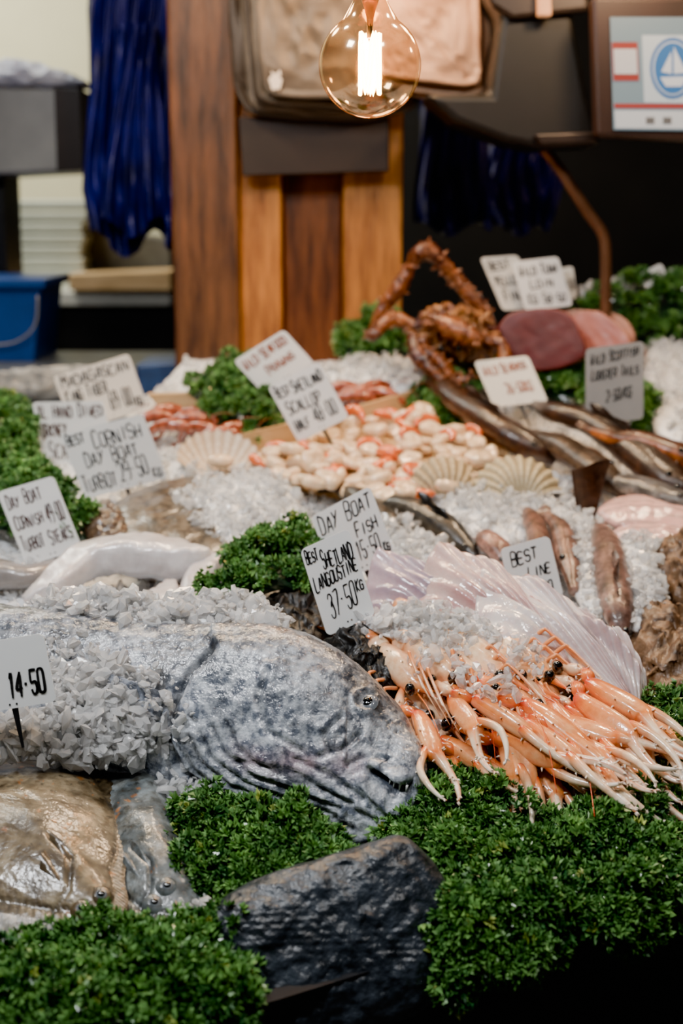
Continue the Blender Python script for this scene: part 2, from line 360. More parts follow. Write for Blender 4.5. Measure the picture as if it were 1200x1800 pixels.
def disc(c,n,r,h,seg=20,rg=6):
    n=nrm(n); a=nrm(np.cross(n,(0,0,1))); b=np.cross(n,a); v=[]
    for i in range(rg+1):
        s=i/rg; z=h*math.sqrt(max(0,1-s*s))
        for j in range(seg): t=2*math.pi*j/seg; v.append(c+(a*math.cos(t)+b*math.sin(t))*r*max(s,.001)+n*z)
    return A(v),gf(rg+1,seg,True)
en2=nrm(en+A([0,-.5,0]))
v,f=disc(ep-en2*.001,en2,.0135,.0060); obj('eye_iris',v,f,IRIS,parent=big)
v,f=disc(ep+en2*.0020,en2,.0084,.0038); obj('eye_pupil',v,f,EYE,parent=big)
def finmesh(base0,base1,tip0,tip1,nrmv,rib=18,rows_=8,amp=.0015):
    v=[];m=rib*2+1
    for i in range(rows_+1):
        t=i/rows_
        for j in range(m):
            s=j/(m-1); b=base0*(1-s)+base1*s; tt=tip0*(1-s)+tip1*s
            v.append(b*(1-t)+tt*t+nrmv*(amp*(1 if j%2 else -1)*t*1.2+.006*math.sin(s*7+t*3)*t))
    v=A(v); f=gf(rows_+1,m); n=len(v); v=np.vstack([v,v-nrmv*.0015]); f+= [tuple(i+n for i in q[::-1]) for q in f]
    return v,f
p0,n0=pick(286,1215); p1,n1=pick(282,1292); q0,_=pick(170,1180); q1,_=pick(190,1310)
v,f=finmesh(p0+n0*.004,p1+n1*.004,q0+n0*.016,q1+n1*.016,nrm(n0)); obj('pectoral_fin',v,f,BIGF,parent=big,col=np.tile(A([.34,.37,.43]),(len(v),1)))
tb=ctrs[0]; Un=nrm(Uv[0]); 
v,f=finmesh(tb-Un*.02,tb+Un*.02,tb-Tg[0]*.10-Un*.09,tb-Tg[0]*.10+Un*.09,nrm(Sd[0])); obj('tail_fin',v,f,BIGF,parent=big,col=np.tile(A([.3,.32,.36]),(len(v),1)))
for tx,ty in [(710,1384),(700,1380),(690,1376),(682,1370)]:
    p,n1=pick(tx,ty); r_=[(*(p+n1*.004),.0018),(*(p+n1*.006+A([0,0,-.007])),.0005)]
    v,f,t,_=loft(r_,8,up=(1,0,0),k=2); obj('tooth',v,f,CARD,parent=big)
# ================================================================= FLATFISH
def flatfish(px,thick,c1,c2,eyes,label,mouthp,gl,h=.01,seed=0):
    Q3=pts3(px,h)
    pr=lambda s: (.10+.90*max(0,1-(s/.86)**2)**.8) if s<.86 else .10*max(0,(1-s)/.14)**.4
    v,f,s=pillow(Q3,BN,thick,rings=48,k=18,amp=.0012,ns=26,seed=seed,prof=pr)
    nzv=nz(v,28,seed+5)+.6*nz(v,70,seed+6); t=np.clip(.5+.7*nzv,0,1)[:,None]; col=A(c1)*(1-t)+A(c2)*t
    sp=(nz(v,90,seed+9)>.9)[:,None]*.75; col=col*(1-sp)+A([.50,.19,.04])*sp
    sp=(nz(v,120,seed+12)>.8)[:,None]*.6; col=col*(1-sp)
    m=len(px)*18; ang=np.arange(len(v))%m; rim=((s>.82)&(s<1.01))
    ray_=np.sin(ang*math.pi/1.5)
    v=v+np.outer(np.where(rim,.0006*ray_,0),BN); col=col*np.where(rim,.58+.16*ray_,1)[:,None]
    Qp=proj(v); w=(s<.99)
    d1=pdist(Qp,gl); v=v-np.outer(.003*g(d1,5)*w,BN); col=col*(1-.55*g(d1,5))[:,None]
    o=obj('flatfish',v,f,FLAT,col=np.clip(col,0,1),label=label,cat_='fish',group='whole flatfish on ice')
    tops=v[:-m-1]; Qp=proj(tops)
    for (ex,ey) in eyes:
        i=np.argmin(np.linalg.norm(Qp-A([ex,ey]),axis=1)); p=tops[i]; n_e=nrm(BN+A([.15,-.4,0]))
        vv_,f_=disc(p-n_e*.004,n_e,.014,.008); obj('eye_socket',vv_,f_,FLAT,parent=o,col=np.tile(A(c1)*1.3,(len(vv_),1)))
        vv_,f_=disc(p+n_e*.0008,n_e,.0074,.0044); obj('eye_iris',vv_,f_,IRIS,parent=o)
        vv_,f_=disc(p+n_e*.0032,n_e,.0048,.0027); obj('eye_pupil',vv_,f_,EYE,parent=o)
    i=np.argmin(np.linalg.norm(Qp-A(mouthp[0]),axis=1)); j=np.argmin(np.linalg.norm(Qp-A(mouthp[1]),axis=1))
    a,b=tops[i],tops[j]; mid=(a+b)/2+BN*.001
    vv_,f_,_,_=loft([(*a,.001),(*mid,.0022),(*b,.001)],8,k=5); obj('mouth',vv_,f_,EYE,parent=o)
    gm_=A(gl[1],float); i=np.argmin(np.linalg.norm(Qp-gm_,axis=1)); j=np.argmin(np.linalg.norm(Qp-A(gl[2],float),axis=1)); a,b=tops[i],tops[j]
    i2=np.argmin(np.linalg.norm(Qp-(gm_+A([-34,-34])),axis=1)); j2=np.argmin(np.linalg.norm(Qp-(A(gl[2],float)+A([-50,-34])),axis=1))
    vv_,f_=finmesh(a+BN*.001,b+BN*.001,tops[i2]+BN*.003,tops[j2]+BN*.003,BN,rib=9,rows_=5,amp=.0004); obj('pectoral_fin',vv_,f_,FLAT,parent=o,col=np.tile(A(c1)*1.2,(len(vv_),1)))
    return o
flatfish([(150,1375),(200,1335),(262,1332),(298,1385),(316,1440),(334,1500),(352,1556),(362,1606),(342,1632),(300,1632),(250,1618),(200,1575),(165,1475)],.030,(.10,.12,.13),(.32,.36,.37),[(294,1560),(270,1588)],'grey flatfish with bulging eyes resting beside another flatfish',[(328,1608),(352,1594)],[(232,1490),(264,1515),(264,1560),(245,1600)],seed=3)
flatfish([(-270,1430),(-190,1370),(-90,1335),(20,1320),(100,1326),(168,1346),(208,1392),(228,1440),(230,1500),(220,1545),(226,1585),(218,1614),(185,1628),(120,1628),(40,1616),(-60,1592),(-170,1550),(-250,1500)],.036,(.085,.062,.033),(.30,.24,.15),[(176,1572),(144,1596)],'olive brown flatfish with glossy skin on crushed ice',[(194,1616),(218,1602)],[(88,1470),(124,1505),(120,1562),(92,1604)],seed=1,h=.026)
# ================================================================= ROCKS AND WOOD
SP=(W(560,1640),nrm((.16,-.88,.45)))
Q3=[PL(x_,y_,*SP) for x_,y_ in [(360,1612),(420,1562),(520,1520),(630,1484),(702,1468),(760,1512),(800,1600),(812,1690),(784,1750),(700,1798),(570,1838),(470,1868),(420,1785),(372,1680)]]
v,f,s=pillow(Q3,SP[1],.055,rings=50,k=16,pw=3.0,amp=.0045,ns=24,back=.05,seed=4)
v[:-1]+=np.outer(nz(v[:-1],120,9)*.0012+np.abs(nz(v[:-1],45,12))*.0035,SP[1])
obj('slate_rock',v,f,ROCK,label='dark grey slate rock propped on the stall front ledge',cat_='rock')
def blob(name,px,h,thick,mat,label,cat_,amp=.006,ns=60,pw=2.2,back=.01,plane=None,seed=0,col=None,group=None,colf=None):
    Q3=pts3(px,h,plane); N=BN if plane is None else plane[1]
    v,f,s=pillow(Q3,N,thick,rings=26,k=12,pw=pw,amp=amp,ns=ns,back=back,seed=seed)
    if mat in (CHAR,DRIFT): v[:-1]+=np.outer(np.abs(nz(v[:-1],140,seed+1))*.004,N)
    c=None
    if colf is not None: c=np.clip(colf(v,s),0,1)
    elif col is not None: c=np.tile(A(col),(len(v),1))*(1+.12*nz(v,40,seed))[:,None]
    return obj(name,v,f,mat,col=c,label=label,cat_=cat_,group=group)
blob('charred_driftwood',[(572,1150),(600,1124),(650,1116),(694,1132),(716,1168),(712,1205),(680,1222),(640,1212),(600,1190)],.055,.035,CHAR,'lumpy black charred wood piece between fish and langoustines','wood',amp=.012,ns=70,back=.09,seed=2)
blob('charred_driftwood',[(440,1098),(470,1058),(520,1046),(570,1062),(590,1105),(575,1135),(520,1138),(470,1130)],.03,.03,CHAR,'black charred wood piece under parsley and price cards','wood',amp=.010,ns=60,back=.05,seed=5)
blob('driftwood',[(1108,1130),(1130,1090),(1190,1100),(1260,1120),(1280,1230),(1220,1262),(1150,1240),(1118,1190)],.0,.06,DRIFT,'rough brown driftwood lump beside skate wings','wood',amp=.014,ns=45,seed=8)
blob('driftwood',[(1155,990),(1190,965),(1250,970),(1260,1060),(1200,1075),(1165,1040)],.02,.06,DRIFT,'brown driftwood knot among ice at stall edge','wood',amp=.014,ns=55,seed=9)
# ================================================================= FISH FLESH, SKATE, TURBOT
blob('turbot',[(165,935),(200,892),(260,862),(340,846),(430,842),(490,870),(520,930),(470,1000),(380,1040),(300,1040),(200,970)],.005,.04,FLAT,'dark brown whole turbot half buried in crushed ice','fish',amp=.004,ns=30,seed=2,
  colf=lambda v,s: np.where((nz(v,60,3)>.3)[:,None],A([.08,.06,.04]),A([.18,.14,.095])))
blob('turbot',[(150,925),(165,895),(195,888),(222,915),(225,950),(180,958),(155,948)],.02,.03,FLAT,'small brown turbot head poking from ice','fish',col=(.11,.07,.045),seed=5)
def tubeo(name,path,mat,label,cat_,n=18,k=8,flat=1.,colf=None,parent=None,amp=0,group=None,up=(0,0,1)):
    rows=[]
    for p in path:
        q=W(p[0],p[1],p[2]); m=mpp(q); ra=p[3]*m; rb=(p[4] if len(p)>4 else p[3])*m; rows.append((*q,ra,rb))
    v,f,t,a_=loft(rows,n,up=up,k=k,flat=flat)
    if amp: v=v+nz(v,50,1)[:,None]*amp*A([.5,.5,1])
    c=np.clip(colf(v,t,a_),0,1) if colf else None
    return obj(name,v,f,mat,col=c,parent=parent,label=label,cat_=cat_,group=group)
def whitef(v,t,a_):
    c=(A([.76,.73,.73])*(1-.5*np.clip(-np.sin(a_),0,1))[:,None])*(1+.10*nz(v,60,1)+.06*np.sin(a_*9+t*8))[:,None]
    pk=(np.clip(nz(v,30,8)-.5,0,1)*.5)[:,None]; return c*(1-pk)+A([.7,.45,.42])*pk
g_='turbot steaks on ice'
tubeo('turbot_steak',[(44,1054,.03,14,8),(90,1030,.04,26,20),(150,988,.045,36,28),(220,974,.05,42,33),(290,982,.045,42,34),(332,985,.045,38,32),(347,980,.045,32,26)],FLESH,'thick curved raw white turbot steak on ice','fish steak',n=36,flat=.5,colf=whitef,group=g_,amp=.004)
tubeo('turbot_steak',[(185,1050,.02,26,18),(215,1072,.025,32,24),(255,1072,.03,32,24),(290,1050,.03,24,20),(300,1030,.03,14,14)],FLESH,'small white turbot steak with grey skin','fish steak',n=24,flat=.65,colf=lambda v,t,a_: np.where((t<.45)[:,None],A([.20,.18,.17]),A([.70,.67,.66])),group=g_,amp=.004)
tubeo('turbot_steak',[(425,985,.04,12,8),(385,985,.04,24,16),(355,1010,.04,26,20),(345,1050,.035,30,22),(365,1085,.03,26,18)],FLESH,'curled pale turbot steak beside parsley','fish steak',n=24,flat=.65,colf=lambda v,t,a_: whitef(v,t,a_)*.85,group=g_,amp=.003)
tubeo('turbot_steak',[(-60,1010,.02,30,22),(0,1010,.02,34,26),(50,1012,.02,30,20),(110,990,.02,12,10)],FLESH,'grey skinned turbot steak under price cards','fish steak',flat=.8,colf=lambda v,t,a_: np.tile(A([.26,.24,.23]),(len(v),1)),group=g_,amp=.002)
def skate(apex,arc,label,c1,c2,seed=0,droop=.03):
    ap=W(*apex); O=cat([W(*p) for p in arc],32); m=len(O); rg=44; v=[]; cs=[]
    for i in range(rg+1):
        t=.10+.90*i/rg
        for j in range(m):
            s=j/(m-1); p=ap*(1-t)+O[j]*t
            rb=math.sin(s*m*.62+.5*math.sin(t*6+s*9)); rib=rb*.0018*min(1,t*2)
            z=.018*math.sin(math.pi*t)+.016*math.sin(s*9+seed+t*3)*t-droop*max(0,t-.85)**1.5*5+.009*math.sin(t*12+s*15+seed)*t
            edge=.02*min(s,1-s)**.5*2
            v.append(p+BN*(z+rib+edge-.018)+UP*(.014*math.sin(s*19+seed)*max(0,t-.7)*3.3))
            k_=min(1,max(0,.34+.34*rb+.40*math.sin(s*6+seed)+.40*math.sin(t*8+s*5+seed)))*(1-.30*t); cs.append(A(c1)*(1-k_)+A(c2)*k_)
    v=A(v); f=gf(rg+1,m); n=len(v); v=np.vstack([v,v-BN*.004]); cs=np.vstack([cs,cs])
    top_=list(f); f+= [tuple(i+n for i in q[::-1]) for q in top_]
    ring=[i for i in range(m)]+[r_*m+m-1 for r_ in range(1,rg+1)]+[rg*m+i for i in range(m-2,-1,-1)]+[r_*m for r_ in range(rg-1,0,-1)]
    for a_ in range(len(ring)): b_=(a_+1)%len(ring); f.append((ring[b_],ring[a_],ring[a_]+n,ring[b_]+n))
    return obj('skate_wing',v,f,SKATE,col=np.clip(cs,0,1),label=label,cat_='fish wing',group='raw skate wings')
skate((900,1170,.04),[(618,1075,.08),(640,1020,.10),(680,982,.11),(735,1000,.11),(790,1050,.10)],'lilac ribbed raw skate wing on ice',(.66,.54,.60),(.28,.23,.32),1)
skate((1020,1210,.05),[(700,1075,.09),(735,1010,.12),(790,975,.13),(850,978,.13),(905,1020,.12),(950,1080,.1)],'pale pink ribbed skate wing draped over ice',(.82,.62,.58),(.50,.24,.24),2)
skate((1125,1262,.02),[(830,1130,.1),(840,1040,.12),(870,990,.13),(930,1000,.13),(990,1060,.11),(1060,1120,.08),(1130,1165,.06)],'glossy white ribbed skate wing draped over ice',(.88,.80,.79),(.56,.42,.44),4)
skate((1140,1250,.01),[(930,1080,.08),(985,1035,.10),(1030,1080,.08),(1080,1125,.06),(1132,1165,.05)],'white edge of a raw skate wing',(.90,.85,.84),(.62,.50,.52),5)
# ---- smaller whole fish
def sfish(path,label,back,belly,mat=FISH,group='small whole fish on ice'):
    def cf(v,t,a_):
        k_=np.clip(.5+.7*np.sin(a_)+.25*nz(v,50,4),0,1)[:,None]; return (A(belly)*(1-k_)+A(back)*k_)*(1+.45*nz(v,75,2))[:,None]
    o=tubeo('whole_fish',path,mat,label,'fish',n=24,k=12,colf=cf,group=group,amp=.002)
    e=W(*path[-1][:3]); e2=W(*path[-2][:3]); d=nrm(e-e2); s0=W(*path[0][:3]); s1=W(*path[1][:3]); db=nrm(s0-s1); m=mpp(s0)
    r=path[1][3]*m; u=nrm(np.cross(db,BN))
    v,f=finmesh(s0-u*r*.4,s0+u*r*.4,s0+db*r*1.6-u*r*1.3,s0+db*r*1.6+u*r*1.3,BN,rib=8,rows_=4,amp=.0006)
    obj('tail_fin',v,f,mat,parent=o,col=np.tile(A(back)*.8,(len(v),1)))
    mid=[W(*p[:3]) for p in path[2:-2]]
    if len(mid)>=2:
        m0,m1=mid[0],mid[-1]; r0=path[2][3]*mpp(m0); r1=path[-3][3]*mpp(m1); dd_=nrm(m1-m0)
        v,f=finmesh(m0+BN*r0*.85,m1+BN*r1*.85,m0+BN*r0*1.4-dd_*.01,m1+BN*r1*1.3-dd_*.015,nrm(np.cross(dd_,BN)),rib=14,rows_=3,amp=.0006)
        obj('dorsal_fin',v,f,mat,parent=o,col=np.tile(A(back)*.8,(len(v),1)))
    r=path[-2][3]*mpp(e2)
    for sg in (-1,1):
        u=nrm(np.cross(d,BN))*sg
        v,f=sph(e2+u*r*.62+BN*r*.62,.0055,10,8); obj('eye',v,f,EYE,parent=o)
    return o
sfish([(650,878,.02,8,6),(690,890,.03,22,20),(740,905,.035,30,26),(790,935,.03,28,24),(825,968,.02,16,14),(838,985,.015,5,4)],'dark glossy whole bream lying on ice',(.015,.015,.015),(.16,.13,.09))
sfish([(590,862,.02,6,6),(625,872,.03,18,16),(665,905,.03,22,20),(710,935,.03,20,18),(735,955,.02,8,8)],'dark fish partly buried in crushed ice',(.03,.028,.025),(.19,.16,.12))
sfish([(918,898,.03,6,6),(935,915,.04,18,18),(950,960,.04,22,20),(960,1010,.04,20,18),(962,1050,.03,8,8)],'rosy brown small whole fish on ice',(.18,.08,.055),(.42,.28,.22))
sfish([(1050,925,.03,10,8),(1062,950,.05,24,20),(1075,1010,.05,32,26),(1085,1070,.05,28,22),(1088,1115,.03,16,14),(1085,1138,.02,5,5)],'long pinkish brown whole fish standing in ice',(.20,.11,.09),(.46,.34,.30))
sfish([(840,945,.03,6,6),(855,950,.04,20,18),(875,965,.04,26,20),(890,990,.03,16,14),(896,1005,.02,5,5)],'small pink fish with shiny skin on ice',(.36,.17,.13),(.6,.42,.38))
sfish([(960,905,.05,8,8),(985,930,.05,18,16),(1000,990,.04,20,16),(1008,1040,.03,8,8)],'slender rosy fish on crushed ice',(.22,.11,.08),(.48,.33,.28))
lg='long whole fish on ice'
sfish([(745,655,.05,8,8),(775,680,.07,24,20),(820,715,.07,28,24),(880,755,.06,30,26),(940,790,.04,26,22),(975,812,.02,8,8)],'long dark brown speckled whole fish on ice',(.035,.012,.006),(.12,.05,.025),group=lg)
sfish([(940,712,.06,8,8),(975,725,.08,20,18),(1040,745,.08,26,22),(1110,790,.07,34,28),(1180,845,.05,38,30),(1240,875,.03,20,16)],'long dark brown eel like whole fish on ice',(.024,.010,.006),(.12,.05,.025),group=lg)
sfish([(1030,752,.09,6,6),(1075,768,.09,14,12),(1130,775,.09,20,16),(1200,800,.08,24,18),(1260,830,.06,14,10)],'smoked fish with orange flank',(.10,.03,.012),(.95,.25,.03),group=lg)
sfish([(900,760,.03,6,6),(960,775,.05,20,18),(1010,800,.05,30,24),(1060,835,.05,30,24),(1100,870,.03,14,12)],'brown whole fish with dark back on ice',(.04,.022,.014),(.17,.10,.06),group=lg)
sfish([(1000,870,.03,6,6),(1060,850,.04,18,14),(1120,855,.05,26,20),(1190,880,.05,30,22),(1260,900,.03,14,12)],'silver grey whole fish on ice',(.10,.10,.11),(.40,.37,.32),group=lg)
p=W(1030,915,.0); v,f=finmesh(p-RT*.015,p+RT*.015,p+A([-.03,0,.09]),p+A([.04,.01,.11]),A([0,1.,0]),rib=10,rows_=6,amp=.002)
obj('fish_tail',v,f,FISH,col=np.tile(A([.06,.024,.010]),(len(v),1)),label='dark brown upright fish tail sticking out of ice',cat_='fish')
stripe=lambda v,s: A([.74,.40,.36])*(1-.35*(np.sin(v[:,1]*330+v[:,0]*60)>.3))[:,None]+A([.08,.1,.1])
for k_,px in enumerate([[(1050,900),(1090,880),(1160,878),(1240,890),(1250,935),(1170,935),(1090,930)],[(1075,940),(1130,930),(1200,935),(1260,945),(1250,985),(1180,978),(1110,965)]]):
    blob('fish_fillet',px,.03,.025,FLESH,'glossy pink striped raw fish fillet','fish fillet',amp=.002,colf=stripe,group='pink raw fillets',seed=k_)
def loin(px,Y,c,label,sk,N=(-.25,-1,.2)):
    N=nrm(N); p0=V(*A(px,float).mean(0),Y); pts=[PL(x_,y_,p0,N) for x_,y_ in px]
    v,f,s=pillow(pts,N,.006,rings=16,k=8,pw=14,amp=.0010,back=.22,seed=3)
    cc=A(c)*(1+.06*np.sin(v[:,2]*200+v[:,0]*60)+.06*nz(v,30,2))[:,None]; rim=np.clip((s-.93)/.07,0,1)[:,None]*.6; cc=cc*(1-rim)+A(sk)*rim
    return obj('tuna_loin',v,f,TUNA,col=np.clip(cc,0,1),label=label,cat_='tuna',group='raw tuna loins')
loin([(985,552),(1040,545),(1090,555),(1112,578),(1112,600),(1070,610),(1010,608)],3.12,(.50,.24,.16),'pale pink trimmed raw tuna loin',(.56,.36,.27))
loin([(1000,560),(1040,546),(1075,562),(1108,600),(1085,618),(1030,630),(1000,612)],3.03,(.32,.10,.075),'pink raw tuna loin with pale edge',(.54,.30,.23),(-.5,-1,.3))
loin([(874,588),(880,566),(905,548),(960,542),(1000,552),(1022,590),(1030,622),(1000,642),(945,652),(892,640)],2.96,(.085,.005,.007),'deep red raw tuna loin',(.20,.035,.03))
# ================================================================= SCALLOPS
poly=[(462,836),(500,784),(585,770),(640,745),(735,724),(800,762),(872,809),(845,836),(745,876),(650,876),(560,859)]
v,f,s=pillow(pts3([(450,835),(430,800),(590,752),(742,706),(890,800),(850,860),(740,890),(560,872)],.0),BN,.02,rings=5,k=3); 
tray=obj('scallop_tray',v,f,PINE,label='shallow pale wooden tray filled with shelled scallops',cat_='tray')
def wallp(a,b,h=.035,th=.004,par=None,name='tray_side'):
    p=W(*a,.0);q=W(*b,.0); d=nrm(q-p); s_=nrm(np.cross(d,(0,0,1)))*th; u=A([0,0,h])
    v=[p-s_,q-s_,q+s_,p+s_]; v=v+[x_+u for x_ in v]
    return obj(name,v,[(0,3,2,1),(4,5,6,7),(0,1,5,4),(1,2,6,5),(2,3,7,6),(3,0,4,7)],PINE,parent=par,smooth=False)
wallp((425,808),(590,768),.05,par=tray); wallp((590,768),(745,722),.05,par=tray); wallp((745,722),(890,815),.03,par=tray)
def scal(k_):
    n=28; prof=[(0,0),(.7,.0),(.9,.10),(1.,.32),(1.,.55),(.93,.78),(.75,.90),(.4,.95),(0,.93)]
    v=[]; rr=np.random.RandomState(k_+3); th_=np.arange(n)/n*6.283; e=1+.12*np.sin(th_*2+rr.rand()*6)+.09*np.sin(th_*3+rr.rand()*6)+.04*np.sin(th_*5+rr.rand()*6)
    for i_,(r_,z_) in enumerate(prof):
        for j in range(n):
            a_=2*math.pi*j/n; v.append((.0208*max(r_,.001)*math.cos(a_)*e[j],.0200*max(r_,.001)*math.sin(a_)*e[j],.0185*z_*(1+.12*math.sin(a_+k_))))
    return obj('scallop_meat',v,gf(len(prof),n,True),MEAT,local=True)
protos=[scal(i) for i in range(5)]
rv,rf,_,_=loft([(-.024,.006,.010,.001),(-.022,.016,.014,.006),(-.012,.026,.016,.0090),(.004,.029,.015,.0088),(.018,.024,.012,.006),(.028,.012,.008,.001)],12,k=5)
roe=obj('scallop_coral',rv,rf,ROE,local=True); roe.parent=protos[0]
placed=[];tries=0; O2=cat(poly,4,True)
while len(placed)<100 and tries<14000:
    tries+=1; x_=R.uniform(455,880); y_=R.uniform(715,880)
    if not inpoly(x_,y_,O2): continue
    lay=0 if len(placed)<64 else 1
    q=W(x_,y_,.022+.016*lay)
    if all(np.linalg.norm(q-p_)>(.035 if not lay else .027) for p_ in placed): placed.append(q)
for i,q in enumerate(placed):
    src=protos[0] if R.rand()<.33 else protos[1+i%4]
    o=src.copy(); sc.collection.objects.link(o)
    az=R.uniform(0,6.28); zt=nrm(BN+R.normal(size=3)*.38+A([0,-.15,0])); xd=A([math.cos(az),math.sin(az),0.])
    o.matrix_world=frame(q,xd,zt,R.uniform(.75,1.25)); hasr=src is protos[0]
    tag(o,'plump cream raw scallop with orange coral' if hasr else 'plump cream shelled raw scallop','scallop','shelled scallops in the tray')
    if hasr:
        r2=roe.copy(); sc.collection.objects.link(r2); r2.parent=o
for pr in [roe]+protos: bpy.data.objects.remove(pr)
def shell(px,py,h,size,xd,zd,label,c1,c2,dome=.28,concave=False):
    n=97;m=18;v=[];c=[]
    for i in range(m+1):
        t=i/m
        for j in range(n):
            s=j/(n-1); a_=math.radians(-72+144*s); L=1-.12*abs(a_)**2
            rb=math.cos(s*math.pi*2*12)*.5
            r_=t*(L+.035*rb)
            z=dome*math.sin(min(1,t*1.02)*math.pi*.93)*math.cos(a_*.72)+ .034*rb*t**.7
            if concave: z=-dome*math.sin(t*math.pi*.9)*math.cos(a_*.8)*.8+.03*rb*t+.22*t
            v.append((r_*math.sin(a_)*.92,r_*math.cos(a_)-.5,z)); k_=(.5+rb)*(.6+.4*math.sin(t*22)**2)
            c.append(A(c1)*(k_)+A(c2)*(1-k_))
    f=gf(m+1,n); v=A(v); N_=len(v); v=np.vstack([v,v-A([0,0,.03])]); f2=[tuple(i+N_ for i in q[::-1]) for q in f]; f=f+f2
    ear=A([(-.28,-.52,.0),(.28,-.52,.0),(.2,-.34,.06),(-.2,-.34,.06),(-.28,-.52,.03),(.28,-.52,.03),(.2,-.34,.09),(-.2,-.34,.09)])
    ef=[(0,3,2,1),(4,5,6,7),(0,1,5,4),(1,2,6,5),(2,3,7,6),(3,0,4,7)]
    b0=len(v); v=np.vstack([v,ear]); f=f+[tuple(i+b0 for i in q) for q in ef]; c=np.vstack([c,c,np.tile(A(c1),(8,1))])
    o=obj('scallop_shell',v,f,SCSH,col=np.clip(c,0,1),local=True,label=label,cat_='scallop shell',group='decorative scallop shells')
    o.matrix_world=frame(W(px,py,h),xd,zd,size); return o
shell(383,806,.035,.110,(1,.15,-.05),(0,-.6,.8),'white open scallop shell holding raw meat',(.86,.8,.7),(.56,.42,.3),dome=.2,concave=True)
q=W(388,818,.035); v,f=sph(q+A([0,-.01,.010]),.022,14,10,(1.2,.9,.6)); obj('scallop_meat',v,f,MEAT,label='plump cream raw scallop on open shell',cat_='scallop',group='shelled scallops in the tray')
shell(793,855,.035,.105,(.9,.1,-.5),(-.15,-.75,.6),'small tan ribbed scallop shell beside tray',(.62,.52,.35),(.30,.22,.12))
shell(903,852,.040,.112,(1,.1,.12),(.1,-.7,.7),'cream ribbed scallop shell resting on ice',(.62,.56,.40),(.32,.26,.16),dome=.34)
# ================================================================= PRAWNS
pv,pf,pt,pa=loft([(-.05,0,-.018,.003),(-.042,0,-.004,.006),(-.025,0,.008,.009),(0,0,.012,.0115),(.025,0,.006,.0105),(.04,0,-.006,.007),(.05,0,-.014,.002)],12,k=6)
pc=A([.38,.09,.04])*(.75+.5*np.sin(pt*60)[:,None]*.5+.1)
PRM=obj('prawn',pv,pf,SHELLM,col=np.clip(pc,0,1),local=True)
lv,lf,_,_=loft([(.045,0,-.01,.0008),(.08,.01,.02,.0006),(.11,.03,.01,.0004)],5,k=5)
PRA=obj('antenna',lv,lf,SHELLM,col=np.tile(A([.4,.1,.05]),(len(lv),1)),local=True)
tv,tf=finmesh(A([-.048,-.003,-.018]),A([-.048,.003,-.018]),A([-.068,-.012,-.024]),A([-.068,.012,-.024]),A([0,0,1.]),rib=4,rows_=3,amp=.0004)
PRT=obj('tail_fan',tv,tf,SHELLM,col=np.tile(A([.35,.08,.04]),(len(tv),1)),local=True)
for (x_,y_,az) in [(270,742,.3),(300,758,-.2),(330,746,.1),(290,732,.6),(352,762,-.5),(385,772,.2),(410,764,.5),(345,738,2.8),(600,690,.1),(630,697,-.2),(655,688,.4),(620,706,.0),(665,700,-.4)]:
    o=PRM.copy(); sc.collection.objects.link(o); o.matrix_world=frame(W(x_,y_,.035),(math.cos(az),math.sin(az),.1),BN+R.normal(size=3)*.2,1.15)
    tag(o,'reddish brown raw king prawn on ice','prawn','raw king prawns')
    for c_ in (PRA,PRT): d_=c_.copy(); sc.collection.objects.link(d_); d_.parent=o
for o in (PRM,PRA,PRT): bpy.data.objects.remove(o)
# ================================================================= CRAB
Yc=2.98; cn=nrm((0,-.8,.6))
pts=[V(x_,y_,Yc) for x_,y_ in [(722,575),(745,552),(790,542),(835,552),(868,580),(878,612),(850,632),(800,640),(755,635),(726,610)]]
v,f,s=pillow(pts,cn,.055,rings=22,k=10,pw=2,amp=.014,ns=100,back=.03)
cc=np.where((nz(v,90,2)>.1)[:,None],A([.11,.022,.018]),A([.48,.23,.075]))
crab=obj('crab',v,f,CRABM,col=cc,label='large spiny brown and orange crab with raised jointed legs',cat_='crab')
def thorn(p,d,L,r,c=(.5,.25,.1)):
    v,f,_,_=loft([(*p,r),(*(p+d*L*.55),r*.6),(*(p+d*L),r*.12)],7,up=(.3,.5,.8),k=2); return v,f,np.tile(A(c),(len(v),1))
def cleg(px,Y0,r,name='leg'):
    rows=[(*V(x_,y_,Y0+dy),rr*r) for x_,y_,dy,rr in px]; v,f,t,a_=loft(rows,14,up=(0,1,0.2),k=8)
    rr_=cat(rows,8); ps=[]
    v=v+nz(v,140,1)[:,None]*.0038; k_=np.clip(.5+.9*nz(v,60,4),0,1)[:,None]
    ps.append((v,f,A([.065,.014,.008])*k_+A([.34,.11,.028])*(1-k_)))
    for _ in range(int(len(rr_)*1.3)):
        q=rr_[R.randint(len(rr_))]; d=nrm(R.normal(size=3)+A([0,-.6,.3])); ps.append(thorn(q[:3]+d*q[3]*.8,d,.014,.0042,(.36,.13,.05)))
    v,f,c=join(ps); obj(name,v,f,CRABM,parent=crab,col=c)
cleg([(735,580,0,1),(690,560,.0,1),(655,590,-.02,.8),(648,588,0,.3)],Yc,.014)
cleg([(650,590,0,.5),(672,545,0,.85),(703,502,0,1.05),(720,470,0,.70),(735,447,0,1.05),(754,438,0,1.1)],Yc+.05,.017)
cleg([(748,438,0,1.15),(775,460,0,.95),(806,496,0,.72),(840,540,0,1.0),(860,575,0,.8)],Yc+.05,.018)
cleg([(740,600,-.05,1.2),(750,620,-.06,.9),(775,640,-.07,1.2),(800,670,-.08,.9),(830,660,-.09,.3)],Yc,.014)
cleg([(850,600,-.04,1.2),(880,605,-.05,.8),(885,640,-.07,1.1),(870,668,-.1,.5)],Yc,.014)
cleg([(725,590,-.03,1),(735,625,-.06,1.2),(762,655,-.08,.8),(800,690,-.1,.4)],Yc,.015)
